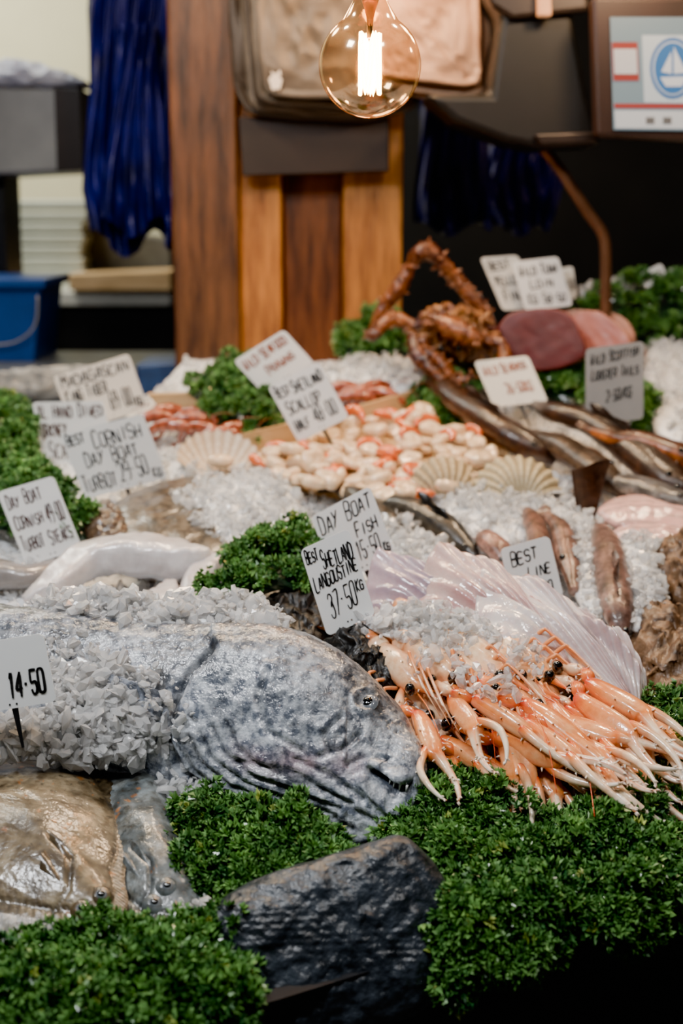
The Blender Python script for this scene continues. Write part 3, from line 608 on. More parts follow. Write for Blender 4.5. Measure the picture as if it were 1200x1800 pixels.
cleg([(760,560,-.05,.8),(790,575,-.07,1.2),(825,590,-.08,1.3),(850,598,-.09,.5)],Yc,.017,'claw')
for ex in (775,805): v,f=sph(V(ex,612,Yc-.06),.007,10,8); obj('eye',v,f,EYE,parent=crab)
ps=[]
for _ in range(80):
    x_=R.uniform(728,872); y_=R.uniform(548,634); p=V(x_,y_,Yc-.03); ps.append(thorn(p,nrm(cn+R.normal(size=3)*.5),.028,.0055))
v,f,c=join(ps); obj('spines',v,f,CRABM,parent=crab,col=c)
# ================================================================= LANGOUSTINES
def lc(t,stops):
    t=np.clip(t,0,1); xs_=[s[0] for s in stops]; return np.stack([np.interp(t,xs_,[s[1][k_] for s in stops]) for k_ in range(3)],-1)
OR=(.86,.26,.05);PKO=(.89,.47,.22);RED=(.66,.045,.01);CR=(.92,.74,.52);WH=(.93,.86,.75)
def P_(name,rows,n,k_,stops,flat=1.,sp=0,under=True,spl=.003,ridge=0):
    v,f,t,a_=loft(rows,n,k=k_,flat=flat); c=lc(t,stops)
    if ridge:
        w_=np.clip(np.cos(a_*3+.5),0,1)[:,None]**2*ridge; c=c*(1-w_)+A(OR)*w_
    if under: w_=np.clip(-np.sin(a_),0,1)[:,None]*.6; c=c*(1-w_)+A(CR)*w_
    if sp:
        rr=np.random.RandomState(3); i=rr.choice(len(v)-2,sp); ps=[(v,f,c)]; ctr_=cat(rows,k_)
        for q in i:
            p=v[q]; d=nrm(p-ctr_[int(t[q]*(len(ctr_)-1)),:3]+A([.002,0,0]))
            sv,sf,_,_=loft([(*p,.0011),(*(p+d*spl),.0003)],5,up=(.3,.5,.8),k=1); ps.append((sv,sf,np.tile(A(WH),(len(sv),1))))
        v,f,c=join(ps)
    return obj(name,v,f,SHELLM,col=np.clip(c,0,1),local=True)
body=P_('langoustine',[(-.035,0,0,.010,.011),(-.02,0,.001,.0135,.0145),(.0,0,.002,.0145,.016),(.022,0,.003,.0120,.013),(.034,0,.006,.007,.007),(.045,0,.009,.0035,.003),(.064,0,.013,.0008,.0008)],18,6,[(0,PKO),(.3,CR),(.6,PKO),(.85,OR),(1,RED)],sp=14,ridge=.4)
seg=[(-.033,0,-.0,.0115,.011)]
for i in range(6):
    x_=-.035-i*.0145; z_=-.001*i*i; r_=.0125-.0009*i
    seg+=[(x_-.002,0,z_,r_*.86,r_*.84),(x_-.006,0,z_-.0005,r_,r_),(x_-.0125,0,z_-.001,r_*.97,r_*.97)]
tail=P_('abdomen',seg,16,2,[(0,PKO)]+[((i+.5)/6,(OR if i%2 else CR)) for i in range(6)]+[(1,OR)])
v,f=finmesh(A([-.122,-.006,-.036]),A([-.122,.006,-.036]),A([-.15,-.022,-.048]),A([-.15,.022,-.048]),A([0,0,1.]),rib=6,rows_=4,amp=.0006)
fan=obj('tail_fan',v,f,SHELLM,col=np.tile(A(PKO),(len(v),1)),local=True)
def clawp(sg,openx):
    y=lambda a_:a_*sg
    arm=P_('claw_arm',[(.018,y(.010),-.006,.0030),(.030,y(.020),-.003,.0046),(.044,y(.0295),.002,.0054),(.049,y(.032),.004,.0028),(.054,y(.0325),.005,.0050),(.062,y(.031),.007,.0060),(.069,y(.029),.008,.0034)],12,5,[(0,OR),(.35,CR),(.5,PKO),(.62,RED),(.8,OR),(1,RED)],sp=8,spl=.0036,ridge=.4)
    palm=P_('claw',[(.067,y(.028),.008,.0034,.0034),(.073,y(.027),.009,.0066,.0060),(.090,y(.027),.010,.0090,.0076),(.112,y(.029),.011,.0096,.0078),(.128,y(.030),.011,.0086,.0068),(.136,y(.0275),.011,.0054,.0052),(.150,y(.0245),.010,.0038,.0038),(.168,y(.023),.009,.0029,.0030),(.184,y(.0255),.009,.0018,.0020),(.190,y(.029),.009,.0007,.0008)],16,6,[(0,RED),(.10,RED),(.2,OR),(.36,PKO),(.5,OR),(.62,CR),(.86,WH),(1,(.45,.16,.09))],flat=.7,sp=30,spl=.0032,ridge=.75)
    fing=P_('pincer',[(.124,y(.036),.012,.0042,.0044),(.134,y(.0385+openx*.5),.012,.0042,.0044),(.150,y(.040+openx),.011,.0034,.0036),(.168,y(.0385+openx),.010,.0026,.0028),(.182,y(.034+openx*.9),.009,.0015,.0017),(.188,y(.030+openx*.8),.009,.0006,.0007)],12,5,[(0,RED),(.15,OR),(.4,CR),(.86,WH),(1,(.45,.16,.09))],sp=5)
    return arm,palm,fing
CL=[clawp(1,.001),clawp(-1,.001),clawp(1,.010),clawp(-1,.010)]
legs=[]
for sg in (1,-1):
    for i in range(3):
        x_=.012-i*.014
        legs.append(P_('leg',[(x_,sg*.011,-.008,.0022),(x_+.010,sg*.030,.008,.0019),(x_+.016,sg*.034,.008,.0013),(x_+.044,sg*.036,-.004,.0015),(x_+.050,sg*.036,-.006,.0009),(x_+.072,sg*.030,-.018,.0004)],8,4,[(0,PKO),(.4,OR),(.7,CR),(1,PKO)]))
ants=[P_('antenna',[(.04,sg*.006,.004,.0011),(.075,sg*.014,.012,.0006),(.12,sg*.028,.010,.0004),(.17,sg*.050,-.005,.0003)],6,5,[(0,OR),(1,RED)],under=False) for sg in (1,-1)]
eyes=[]
for sg in (1,-1):
    v,f=sph((.037,sg*.0120,.0095),.0062,12,10,(.9,.8,1.1)); eyes.append(obj('eye',v,f,EYE,local=True))
def splay(ang,sg): return Matrix.Translation((.02,.01*sg,0))@Matrix.Rotation(math.radians(ang)*sg,4,'Z')@Matrix.Translation((-.02,-.01*sg,0))
inst=[ # px,py,h, heading deg, roll, scale, splay
 (705,1180,.075,-58,.1,1.40,-4),(762,1170,.085,-60,-.4,1.50,-5),(735,1222,.045,-60,.3,1.35,-2),
 (895,1178,.070,-58,.3,1.62,-6),(845,1165,.085,-62,-.3,1.60,-6),(800,1215,.055,-66,.5,1.50,-2),
 (930,1205,.055,-54,.2,1.58,-5),(870,1218,.05,-66,-.5,1.62,-5),(700,1135,.065,-50,.0,1.30,-3),(835,1255,.03,-72,.3,1.45,-4),
 (945,1238,.035,-60,-.3,1.52,-4),(895,1262,.025,-70,.4,1.42,-2),(785,1135,.085,-56,-.1,1.4,-2),
 (915,1160,.075,-54,.35,1.58,-7),(765,1245,.04,-62,-.2,1.45,-5),(955,1190,.06,-46,-.3,1.5,-2),
 (910,1218,.06,-58,-.6,1.6,4),(820,1195,.075,-58,.6,1.6,-8)]
for k_,(x_,y_,h_,hd,ro,s_,sp_) in enumerate(inst):
    a_=math.radians(hd+R.uniform(-7,7)); xd=A([math.cos(a_),math.sin(a_),B1*math.sin(a_)-.10]); side=np.cross(xd,BN)
    o=body.copy(); sc.collection.objects.link(o); o.matrix_world=frame(W(x_,y_,h_),xd,BN+side*ro,s_)
    tag(o,'raw orange and cream langoustine with long outstretched claws','langoustine','langoustines piled on ice')
    for c_ in [tail,fan]+legs+(ants if k_%4==0 else [])+eyes:
        d_=c_.copy(); sc.collection.objects.link(d_); d_.parent=o
    for sg,base in ((1,0),(-1,1)):
        arm,palm,fing=CL[base+(2 if R.rand()<.5 else 0)]
        Mx=splay(sp_+R.uniform(-16,12),sg)@Matrix.Rotation(R.uniform(-.10,.08),4,'Y')
        a2=arm.copy(); p2=palm.copy(); f2=fing.copy()
        for q in (a2,p2,f2): sc.collection.objects.link(q)
        a2.parent=o; p2.parent=o; a2.matrix_local=Mx
        pv_=Vector((.068,.028*sg,.008))   # wrist joint: the hand turns on the arm
        p2.matrix_local=Mx@Matrix.Translation(pv_)@Matrix.Rotation(math.radians(R.uniform(-22,16))*sg,4,'Z')@Matrix.Rotation(R.uniform(-.6,.6),4,'X')@Matrix.Translation(-pv_); f2.parent=p2
for o in [body,tail,fan]+legs+ants+eyes+[c for q in CL for c in q]: bpy.data.objects.remove(o)
# ================================================================= PRICE CARDS
G={'A':"002640 1232",'B':"0006364533033342413000",'C':"4536160501103041",'D':"00062645412000",'E':"46060040 0333",'F':"460600 0333",'G':"45361605011030414323",'H':"0006 4046 0343",'I':"2026",'J':"4641301001",'K':"0006 460340",'L':"060040",'M':"0006234640",'N':"00064046",'O':"160501103041453616",'P':"00063645443303",'Q':"160501103041453616 2240",'R':"00063645443303 2340",'S':"453616050413334241301001",'T':"0646 2620",'U':"060110304146",'V':"062046",'W':"0610233046",'X':"0046 0640",'Y':"0623 462300",'Z':"06460040",'0':"160501103041453616",'1':"152620",'2':"05163645443200 0040",'3':"0516364534232334424130100 1".replace(' ',''),'4':"3036 360242",'5':"4606 0603334241301001",'6':"36150110304142331302",'7':"064610",'8':"1605041333424130100102133344453616",'9':"441304051636454120",'.':"1323",'/':"0046",'-':"1333"}
def writing(lines,o,u,v_,N,mat,parent,wd):
    vs=[];fs=[]
    for (tx,u0,v0,u1,v1) in lines:
        cw=(u1-u0)/max(len(tx),1); slope=R.uniform(-.02,.05); digits=tx[0].isdigit()
        for i,ch in enumerate(tx):
            if ch not in G: continue
            first=(i==0 or tx[i-1]==' ') and not digits
            gs=(1.12 if first else R.uniform(.82,.98)) if not digits else 1.
            jy=R.uniform(-.05,.05)*(v1-v0)+slope*cw*i*2; ws=R.uniform(5.4,6.0) if not digits else 5.7; sl_=R.uniform(.12,.26)
            for stp in G[ch].split():
                p=[(int(stp[q]),int(stp[q+1])) for q in range(0,len(stp)-1,2)]
                jt=.04 if (ch=='.' or digits) else .16
                pp=cat([(a_+R.uniform(-jt,jt),b_+R.uniform(-jt,jt)) for a_,b_ in p],5)
                P3=[o+u*(u0+cw*(i+.02+(x_+sl_*y_)/ws))+v_*(v0+jy+(v1-v0)*gs*y_/6.)+N*.0009 for x_,y_ in pp]
                L_=len(P3)-1
                for q_,(a_,b_) in enumerate(zip(P3[:-1],P3[1:])):
                    d=b_-a_; l_=np.linalg.norm(d)
                    if l_<1e-6: continue
                    ww=wd*(.75+.45*math.sin(math.pi*(q_+.5)/max(L_,1)))
                    d/=l_; w_=np.cross(N,d)*ww*.5; e=d*wd*.25; b0=len(vs)
                    vs+=[a_-e-w_,b_+e-w_,b_+e+w_,a_-e+w_]; fs.append((b0,b0+1,b0+2,b0+3))
    return obj('writing',vs,fs,mat,parent=parent,smooth=False)
def card(cs,Y,lines,label,ink=INK,mat=CARD,yaw=0.,lean=.12,wd=.0019,stake=.05):
    N=nrm((math.sin(yaw),-math.cos(yaw),lean)); c=[A(p,float) for p in cs]; cen=sum(c)/4; p0=V(cen[0],cen[1],Y)
    tl,tr,br,bl=[PL(p[0],p[1],p0,N) for p in c]
    u=((tr-tl)+(br-bl))/2; v_=((tl-bl)+(tr-br))/2; o=p0-u/2-v_/2
    ul_,vl=np.linalg.norm(u),np.linalg.norm(v_); ru=.008/ul_; rv_=.008/vl; pts=[]
    for cx,cy,a0 in ((1-ru,1-rv_,0),(ru,1-rv_,90),(ru,rv_,180),(1-ru,rv_,270)):
        for k_ in range(6): t=math.radians(a0+18*k_); pts.append(o+u*(cx+ru*math.cos(t))+v_*(cy+rv_*math.sin(t)))
    n=len(pts); v=A(pts+[p-N*.0015 for p in pts]); f=[tuple(range(n)),tuple(range(2*n-1,n-1,-1))]+[(i,i+n,(i+1)%n+n,(i+1)%n) for i in range(n)]
    ob=obj('price_card',v,f,mat,smooth=False,label=label,cat_='price card',group='handwritten price cards')
    writing(lines,o,u,v_,N,ink,ob,wd)
    vd=nrm(v_); m=o+u*.5+v_*.04-N*.003; e=o+u*.5-vd*stake-N*.003; ud=nrm(u)*.004
    sv=[m-ud,m+ud,e+ud*.4,e-ud*.4]; sv=sv+[p-N*.0015 for p in sv]
    obj('stake',sv,[(0,1,2,3),(7,6,5,4),(0,4,5,1),(1,5,6,2),(2,6,7,3),(3,7,4,0)],BLACK,parent=ob,smooth=False)
    for k_ in (.46,.54):
        dv,df=disc(o+u*k_+v_*.06+N*.0006,N,.0013,.0004,10,2); obj('pin',dv,df,BLACK,parent=ob)
    return ob
card([(94,662),(226,622),(262,718),(130,760)],2.88,[("MADAGASCAN",.06,.76,.95,.95),("KING TIGER",.06,.48,.60,.68),("69.00",.56,.16,.86,.46),("KG",.87,.10,.97,.24)],'white card handwritten with king tiger prawn price',wd=.0027,mat=CARDW,yaw=.25)
card([(57,704),(180,708),(205,813),(78,821)],2.72,[("XL HAND DIVED",.05,.74,.97,.92),("ORKNEY",.05,.44,.42,.64),("SCALLOPS",.10,.10,.8,.34)],'white card handwritten with hand dived scallops',ink=INKB,wd=.0026,yaw=-.1)
card([(105,765),(250,727),(295,840),(150,878)],2.56,[("BEST",.04,.80,.26,.95),("CORNISH",.33,.68,.92,.91),("DAY BOAT",.16,.44,.80,.63),("TURBOT",.04,.08,.44,.30),("29.50",.48,.12,.84,.40),("KG",.86,.06,.97,.18)],'white card handwritten with Cornish turbot price',wd=.0025)
card([(-4,862),(92,840),(147,962),(45,998)],2.32,[("DAY BOAT",.08,.74,.70,.90),("CORNISH",.08,.46,.58,.62),("49.00",.64,.44,.94,.68),("TURBOT",.06,.18,.45,.35),("STEAKS",.54,.16,.95,.33)],'white card handwritten with turbot steaks price',ink=INKB,wd=.0019)
card([(-75,1132),(76,1118),(100,1228),(-50,1262)],1.63,[("14.50",.48,.14,.92,.48)],'white card handwritten with price 14.50',wd=.0032)
card([(546,908),(650,855),(695,975),(592,1030)],2.14,[("DAY BOAT",.06,.70,.94,.91),("FISH",.55,.46,.92,.63),("15.50",.46,.16,.85,.40),("KG",.87,.1,.97,.22)],'white card handwritten with day boat fish price',wd=.0021)
card([(527,966),(612,930),(660,1080),(575,1120)],1.93,[("BEST",.05,.82,.30,.95),("SHETLAND",.33,.70,.95,.88),("LANGOUSTINE",.06,.50,.96,.65),("37.50",.20,.16,.78,.42),("KG",.80,.32,.96,.44)],'white card handwritten with Shetland langoustine price',wd=.0018)
card([(878,965),(965,942),(990,1048),(905,1072)],2.12,[("BEST",.15,.68,.7,.88),("LINE",.42,.42,.9,.58),("28.00",.35,.12,.85,.32)],'white card handwritten Best line price',wd=.0021)
card([(409,637),(500,577),(550,640),(465,690)],2.86,[("WILD SEAFOOD",.06,.66,.92,.88),("PRAWNS",.3,.28,.85,.48)],'white card with rust coloured handwriting',ink=INKO,wd=.0028)
card([(470,680),(560,636),(613,733),(525,778)],2.68,[("BEST",.05,.76,.32,.92),("SHETLAND",.36,.72,.95,.90),("SCALLOP",.10,.44,.75,.64),("HALF",.08,.14,.36,.32),("48.00",.46,.14,.90,.38)],'white card handwritten with Shetland scallop price',wd=.0025)
card([(845,452),(908,450),(950,540),(882,547)],3.16,[("BEST",.1,.74,.7,.9),("YELLOW",.1,.46,.85,.62),("FIN",.2,.16,.6,.34)],'white handwritten card leaning behind tuna',wd=.0028,mat=CARDW)
card([(892,462),(986,450),(1000,538),(930,545)],3.13,[("WILD TUNA",.10,.70,.93,.88),("LOIN",.25,.42,.75,.58),("KG 58.50",.12,.12,.92,.3)],'white handwritten card with smudged tuna price',wd=.0027)
card([(960,478),(1010,466),(1010,525),(975,532)],3.19,[("38.50",.5,.3,.95,.6)],'small white handwritten card behind other cards',mat=CARDW)
card([(835,627),(925,633),(965,697),(865,724)],2.86,[("WILD SEABASS",.08,.66,.90,.84),("26.50KG",.35,.25,.85,.46)],'white card with faint brown handwriting lying back',ink=INKO,lean=.5,wd=.0024,mat=CARDW)
card([(1030,613),(1130,600),(1131,736),(1028,750)],2.72,[("WILD SCOTTISH",.08,.78,.92,.9),("LOBSTER TAILS",.10,.58,.92,.7),("2.50/KG",.35,.28,.8,.42)],'handwritten price card on stake, backlit shade painted in grey',mat=CARDSHADE,wd=.0022)
card([(1122,486),(1163,458),(1172,492),(1135,503)],3.2,[("BASS",.1,.3,.9,.7)],'small white handwritten card beside parsley')
card([(-60,980),(-2,970),(14,1025),(-45,1040)],2.25,[("KG",.75,.2,.98,.5)],'edge of a white handwritten price card')
# ================================================================= PARSLEY
EN=nrm((.36,-.88,.42))
parsley([(705,1405),(770,1380),(840,1410),(920,1445),(1010,1455),(1100,1445),(1180,1415),(1230,1430),(1215,1500),(1130,1545),(940,1605),(790,1645),(740,1600),(700,1500)],h=.001,thick=.026,n=680,seed=1,label='large mass of curly green parsley under langoustine claws')
FPB=(W(960,1595,.0),EN)
parsley([(752,1610),(800,1580),(900,1555),(1000,1530),(1100,1505),(1165,1490),(1185,1530),(1150,1580),(1130,1640),(1085,1662),(1030,1620),(960,1665),(880,1705),(810,1725),(768,1680)],plane=FPB,thick=.030,n=440,seed=6,label='curly green parsley hanging over the black stall front')
parsley([(1100,1340),(1130,1275),(1170,1250),(1260,1270),(1280,1400),(1200,1440),(1120,1410)],h=.003,thick=.026,n=210,seed=2,label='curly green parsley bunch beside langoustine claws')
parsley([(318,1452),(340,1428),(400,1426),(480,1435),(560,1465),(620,1500),(670,1530),(676,1552),(645,1568),(590,1576),(520,1588),(440,1584),(370,1562),(330,1515)],h=.006,thick=.028,n=350,seed=3,label='curly green parsley tucked under the big fish head')
parsley([(-60,1705),(30,1688),(110,1666),(190,1650),(270,1658),(320,1680),(365,1640),(405,1648),(425,1700),(428,1760),(430,1800),(370,1830),(200,1880),(-60,1900)],h=.006,thick=.036,n=600,seed=4,label='curly green parsley edging the stall front')
parsley([(368,1045),(400,1000),(450,960),(500,945),(545,950),(590,960),(630,955),(630,985),(580,1000),(560,1030),(500,1035),(450,1050),(410,1078),(375,1075)],h=.07,thick=.03,n=160,seed=5,lump=.014,label='curly parsley sprigs beside langoustine price card')
for k_,(px,h_,th) in enumerate([([(-40,735),(0,722),(50,732),(62,770),(58,830),(0,830),(-40,800)],.02,.045),([(-40,850),(10,832),(70,838),(110,858),(150,910),(155,945),(120,950),(60,930),(0,930),(-40,900)],.02,.045),
  ([(335,700),(370,672),(420,655),(465,677),(500,702),(508,745),(460,768),(400,760),(352,735)],.03,.05),([(585,602),(620,590),(680,575),(715,585),(720,620),(660,640),(610,635)],.02,.05),
  ([(738,700),(780,688),(830,712),(838,745),(790,752),(745,730)],.02,.04),([(800,640),(830,620),(850,640),(840,680),(805,670)],.03,.04),([(950,660),(985,625),(1025,640),(1030,700),(980,705),(945,690)],.03,.05),
  ([(1100,700),(1135,705),(1150,735),(1130,752),(1095,748)],.03,.03),([(1000,545),(1060,535),(1110,510),(1170,505),(1230,525),(1240,590),(1180,610),(1110,595),(1040,575)],.05,.05)]):
    parsley(px,h=h_,thick=th,n=130,size=.0085,per=14,cr=.020,lump=.016,seed=10+k_)
# ================================================================= ICE HEAPS
ice([(60,1068),(160,1056),(300,1068),(420,1058),(490,1080),(474,1120),(330,1120),(180,1108),(90,1094)],h=.147,thick=.018,n=520,size=.0155,label='crushed ice along the back of the big fish')
IP=(V(140,1250,1.712),nrm((.1,-.75,.65)))
ice([(75,1262),(110,1190),(170,1160),(215,1175),(255,1215),(306,1262),(296,1300),(240,1332),(150,1337),(60,1327),(-60,1335),(-60,1275)],plane=IP,thick=.015,n=1050,size=.0165,label='mound of crushed ice flakes over the fish flank')
ice([(60,1140),(120,1120),(200,1125),(270,1180),(220,1220),(120,1200)],plane=(V(140,1160,1.76),nrm((0,-.55,.83))),thick=.004,n=130,size=.013,mound=False,label='sparse ice flakes on the fish skin')
ice([(240,1170),(300,1190),(335,1250),(325,1310),(280,1290),(255,1240)],plane=(V(280,1240,1.695),nrm((.1,-.75,.65))),thick=.003,n=45,size=.012,mound=False,label='sparse ice flakes on the fish skin')
for px,h_,th,n_i in [([(285,1378),(330,1372),(400,1402),(395,1422),(300,1418)],.01,.016,90),([(-40,1640),(30,1630),(90,1645),(80,1675),(20,1690),(-40,1686)],.02,.016,110),
  ([(300,1634),(345,1610),(378,1612),(372,1650),(320,1664),(296,1652)],.0,.012,60),([(300,880),(380,850),(470,838),(520,870),(520,940),(470,985),(400,980),(330,930)],.025,.03,460),
  ([(760,890),(830,868),(930,880),(1010,905),(940,950),(850,975),(790,950)],.01,.03,360),([(640,935),(700,925),(760,960),(800,1000),(740,1010),(670,985)],.02,.025,220),
  ([(640,1095),(700,1075),(780,1078),(870,1105),(860,1135),(780,1145),(700,1128)],.10,.012,260),([(970,930),(1040,915),(1050,1010),(1065,1100),(1030,1080),(985,1000)],.02,.025,220),
  ([(1090,960),(1150,955),(1165,1040),(1160,1090),(1110,1110),(1095,1040)],.03,.03,220),([(570,655),(640,640),(740,645),(740,690),(650,690),(590,680)],.03,.025,220),
  ([(1130,620),(1200,610),(1250,640),(1250,770),(1180,780),(1140,740)],.03,.04,380),([(700,1215),(730,1200),(770,1240),(770,1290),(735,1305),(712,1270)],.03,.015,60),
  ([(250,870),(300,790),(330,835),(460,835),(440,850),(330,870)],.01,.015,160),([(1020,515),(1100,500),(1180,495),(1190,512),(1100,522),(1040,530)],.09,.02,120)]:
    ice(px,h=h_,thick=th,n=n_i)
for px in [[(870,1140),(960,1145),(950,1190),(880,1185)],[(800,1180),(880,1185),(900,1225),(830,1230)],[(740,1140),(830,1150),(820,1200),(750,1185)]]:
    ice(px,h=.105,thick=.006,n=26,mound=False,label='few ice flakes resting on the langoustines')
# ================================================================= BACKGROUND
WD=M('dark_timber',(.16,.060,.020),(.03,.011,.005),s=9,rough=.5,bump=.6,bs=25,stretch=(4,4,.5),bd=.004)
WM=M('red_brown_timber',(.20,.058,.015),(.05,.015,.005),s=9,rough=.45,bump=.6,bs=25,stretch=(4,4,.5),bd=.004)
WL=M('orange_timber',(.62,.25,.05),(.20,.065,.014),s=9,rough=.45,bump=.6,bs=25,stretch=(4,4,.5),bd=.004)
def pxr(x_,Y,py=330): return V(x_,py,Y)[0]
def plank(x0,x1,Y,dep,mat,name,par=None,**k):
    v,f=box((pxr(x0,Y),Y,0),(pxr(x1,Y),Y+dep,3.49)); o=obj(name,v,f,mat,parent=par,smooth=False,**k); bev(o,.008); return o
post=plank(300,418,3.36,.50,WD,'timber_post',label='thick built up timber post with orange and brown boards',cat_='post')
plank(419,494,3.40,.4,WL,'timber_board',post); plank(494.5,602,3.44,.3,WM,'timber_board',post); plank(602.5,708,3.40,.4,WL,'timber_board',post)
DB=M('dark_brown_board',(.028,.015,.011),(.016,.010,.008),s=5,rough=.6)
v,f=prism([(418,205),(684,205),(684,302),(425,310)],3.33,.03); bev(obj('dark_board',v,f,DB,smooth=False,label='dark brown board fixed across the timber post',cat_='board'),.004)
def bag(px,Y,dep,mat,label,seed=0):
    pts=[A(p,float) for p in px]; out=[]; n=len(pts)
    for i in range(n):
        a_,b_,c_=pts[i-1],pts[i],pts[(i+1)%n]; r_=22.
        p1=b_+(a_-b_)/np.linalg.norm(a_-b_)*r_; p2=b_+(c_-b_)/np.linalg.norm(c_-b_)*r_
        for t in (0,.25,.5,.75,1): out.append((1-t)**2*p1+2*t*(1-t)*b_+t*t*p2)
    O=A([V(p[0],p[1],Y) for p in out]); m=len(O); Od=[]
    for i in range(m):
        for q in range(6): Od.append(O[i]*(1-q/6)+O[(i+1)%m]*(q/6))
    O=A(Od); c=O.mean(0); m=len(O); v=[];ss=[]
    O=O+A([1.,0,0])*(nz(O,14,seed+5)*.005)[:,None]+A([0,0,1.])*(nz(O,14,seed+6)*.005)[:,None]
    for i in range(41):
        s=1-i/40*.999; v.append(c+(O-c)*s); ss+= [s]*m
    v=np.vstack(v); ss=A(ss); z=-dep*np.clip((1-ss)*12,0,1)**.5
    cr_=(np.abs(nz(v,9,seed))*.018+np.abs(nz(v,26,seed+2))*.010)*np.clip((1-ss)*8,0.1,1)
    v[:,1]+=z+cr_; f=gf(41,m,True); b0=len(v); bk=O.copy(); bk[:,1]+=.012; v=np.vstack([v,bk])
    f+= [(b0+j,b0+(j+1)%m,(j+1)%m,j) for j in range(m)]+[tuple(range(b0+m-1,b0-1,-1))]
    return obj('canvas_bag',v,f,mat,label=label,cat_='bag',group='canvas bags hanging from the post')
BD=M('dark_canvas',(.055,.040,.030),(.035,.025,.018),s=8,rough=.5,bump=.5,bs=40)
BG=M('grey_canvas',(.15,.12,.09),(.08,.065,.05),s=8,rough=.5,bump=.5,bs=40)
BP=M('beige_canvas',(.50,.32,.21),(.34,.20,.13),s=8,rough=.5,bump=.5,bs=40)
BQ=M('tan_canvas',(.30,.19,.12),(.2,.12,.08),s=8,rough=.5,bump=.5,bs=40)
bag([(402,-90),(700,-90),(735,190),(640,212),(430,202),(408,150)],3.305,.010,BD,'dark brown canvas bag hanging on timber post',1)
bag([(410,-90),(696,-90),(718,182),(640,207),(438,196)],3.280,.010,BG,'grey brown bag hanging in the bundle',2)
bag([(420,-90),(690,-90),(700,172),(640,200),(446,188)],3.255,.010,BD,'dark brown canvas bag hanging in front of another',3)
bag([(430,-90),(670,-90),(676,170),(640,194),(454,180)],3.230,.010,BG,'grey brown bag hanging in the bundle',8)
bagg=bag([(444,-90),(650,-90),(650,160),(632,178),(466,166),(454,116)],3.195,.010,BG,'grey canvas bag with small white emblem',4)
bag([(660,-90),(850,-90),(868,166),(790,188),(690,162)],3.235,.010,BQ,'tan canvas bag hanging behind another',5)
bag([(650,-90),(856,-90),(864,156),(840,172),(705,156),(660,145)],3.20,.010,BP,'pale beige bag hanging in the bundle',6)
bag([(645,-90),(840,-90),(850,134),(826,150),(700,140),(655,130)],3.165,.010,BP,'warm beige canvas bag beside the glowing bulb',7)
v,f,_,_=loft([(*V(300,-60,3.24),.012),(*V(900,-60,3.24),.012)],10,up=(0,0,1),k=3); rl=obj('hanging_rail',v,f,BLACK,label='black rail fixed to the post carrying bags',cat_='rail')
for x_ in (430,640): v,f,_,_=loft([(*V(x_,-60,3.24),.008),(*(V(x_,-60,3.24)+A([0,.14,0])),.008)],8,k=2); obj('bracket',v,f,BLACK,parent=rl)
WHT=M('white_print',(.7,.65,.58),(.65,.6,.55),rough=.7)
ps=[]
for px in ([(472,138),(484,128),(496,140),(492,156),(478,158)],[(476,124),(482,130),(478,134)],[(492,122),(486,130),(494,134)]):
    v,f=prism(px,3.182,.003); ps.append((v,f))
v,f,_=join(ps); obj('emblem',v,f,WHT,parent=bagg,smooth=False)
def cloth(x0,x1,y0,y1,Y,mat,label,waves=7,amp=.02,wid=None):
    n=110;m=60;v=[]
    for i in range(m+1):
        t=i/m
        for j in range(n):
            s=j/(n-1); wx=1 if wid is None else np.interp(t,[w[0] for w in wid],[w[1] for w in wid])
            x_=(x0+x1)/2+(x1-x0)*(s-.5)*wx+6*math.sin(t*5+s*4); y_=y0+(y1-y0)*t*(1-.05*math.sin(s*9+1))
            p=V(x_,y_,Y); p[1]+=amp*math.sin(s*waves*6.28+2*math.sin(t*3))*(.4+.6*t)+.008*math.sin(t*9+s*23+2*math.sin(t*4))+.006*math.sin(s*61+t*8); v.append(p)
    v=A(v); f=gf(m+1,n); N_=len(v); v2=v.copy(); v2[:,1]+=.05; f2=[tuple(i+N_ for i in q[::-1]) for q in f]
    return obj('plastic_bag_bundle',np.vstack([v,v2]),f+f2,mat,label=label,cat_='bags')
BLU=M('blue_plastic_film',(.010,.012,.17),(.003,.005,.05),s=9,rough=.4)
BLD=M('dark_blue_film',(.010,.014,.18),(.003,.005,.06),s=9,rough=.4)
cloth(146,312,-80,428,3.62,BLU,'hanging bundle of dark blue plastic bags by the post',waves=6,wid=[(0,.9),(.2,1.),(.5,.92),(.85,1.),(1,.8)])
cloth(180,300,40,400,3.56,BLU,'blue plastic bags gathered in folds',waves=4,wid=[(0,.6),(.4,.8),(1,1)])
cloth(735,860,150,402,3.9,BLD,'dark blue plastic bags hanging in shadow',waves=4)
cloth(850,985,200,405,4.0,BLD,'dark blue plastic film hanging behind scale',waves=5,wid=[(0,.8),(.6,1),(1,.6)])
DM=M('dark_metal',(.03,.020,.016),(.016,.011,.010),s=6,rough=.4,metal=.3)
DM2=M('black_metal',(.008,.0075,.008),(.005,.005,.005),s=6,rough=.5,metal=.2)
v,f=prism([(745,165),(862,165),(880,30),(840,-60),(990,-60),(1035,170),(1060,255),(950,262),(890,250),(800,215)],3.0,.22); till=bev(obj('weighing_scale',v,f,DM2,smooth=False,label='black hanging weighing scale with customer screen arm',cat_='scale'),.015,3)
v,f=prism([(940,236),(1040,232),(1050,250),(950,254)],2.96,.05); bev(obj('scale_shelf',v,f,DM,parent=till,smooth=False),.004)
v,f=prism([(850,-40),(1035,-60),(1036,20),(900,34),(862,10)],2.975,.03); bev(obj('scale_housing',v,f,DM,parent=till,smooth=False),.01,3)
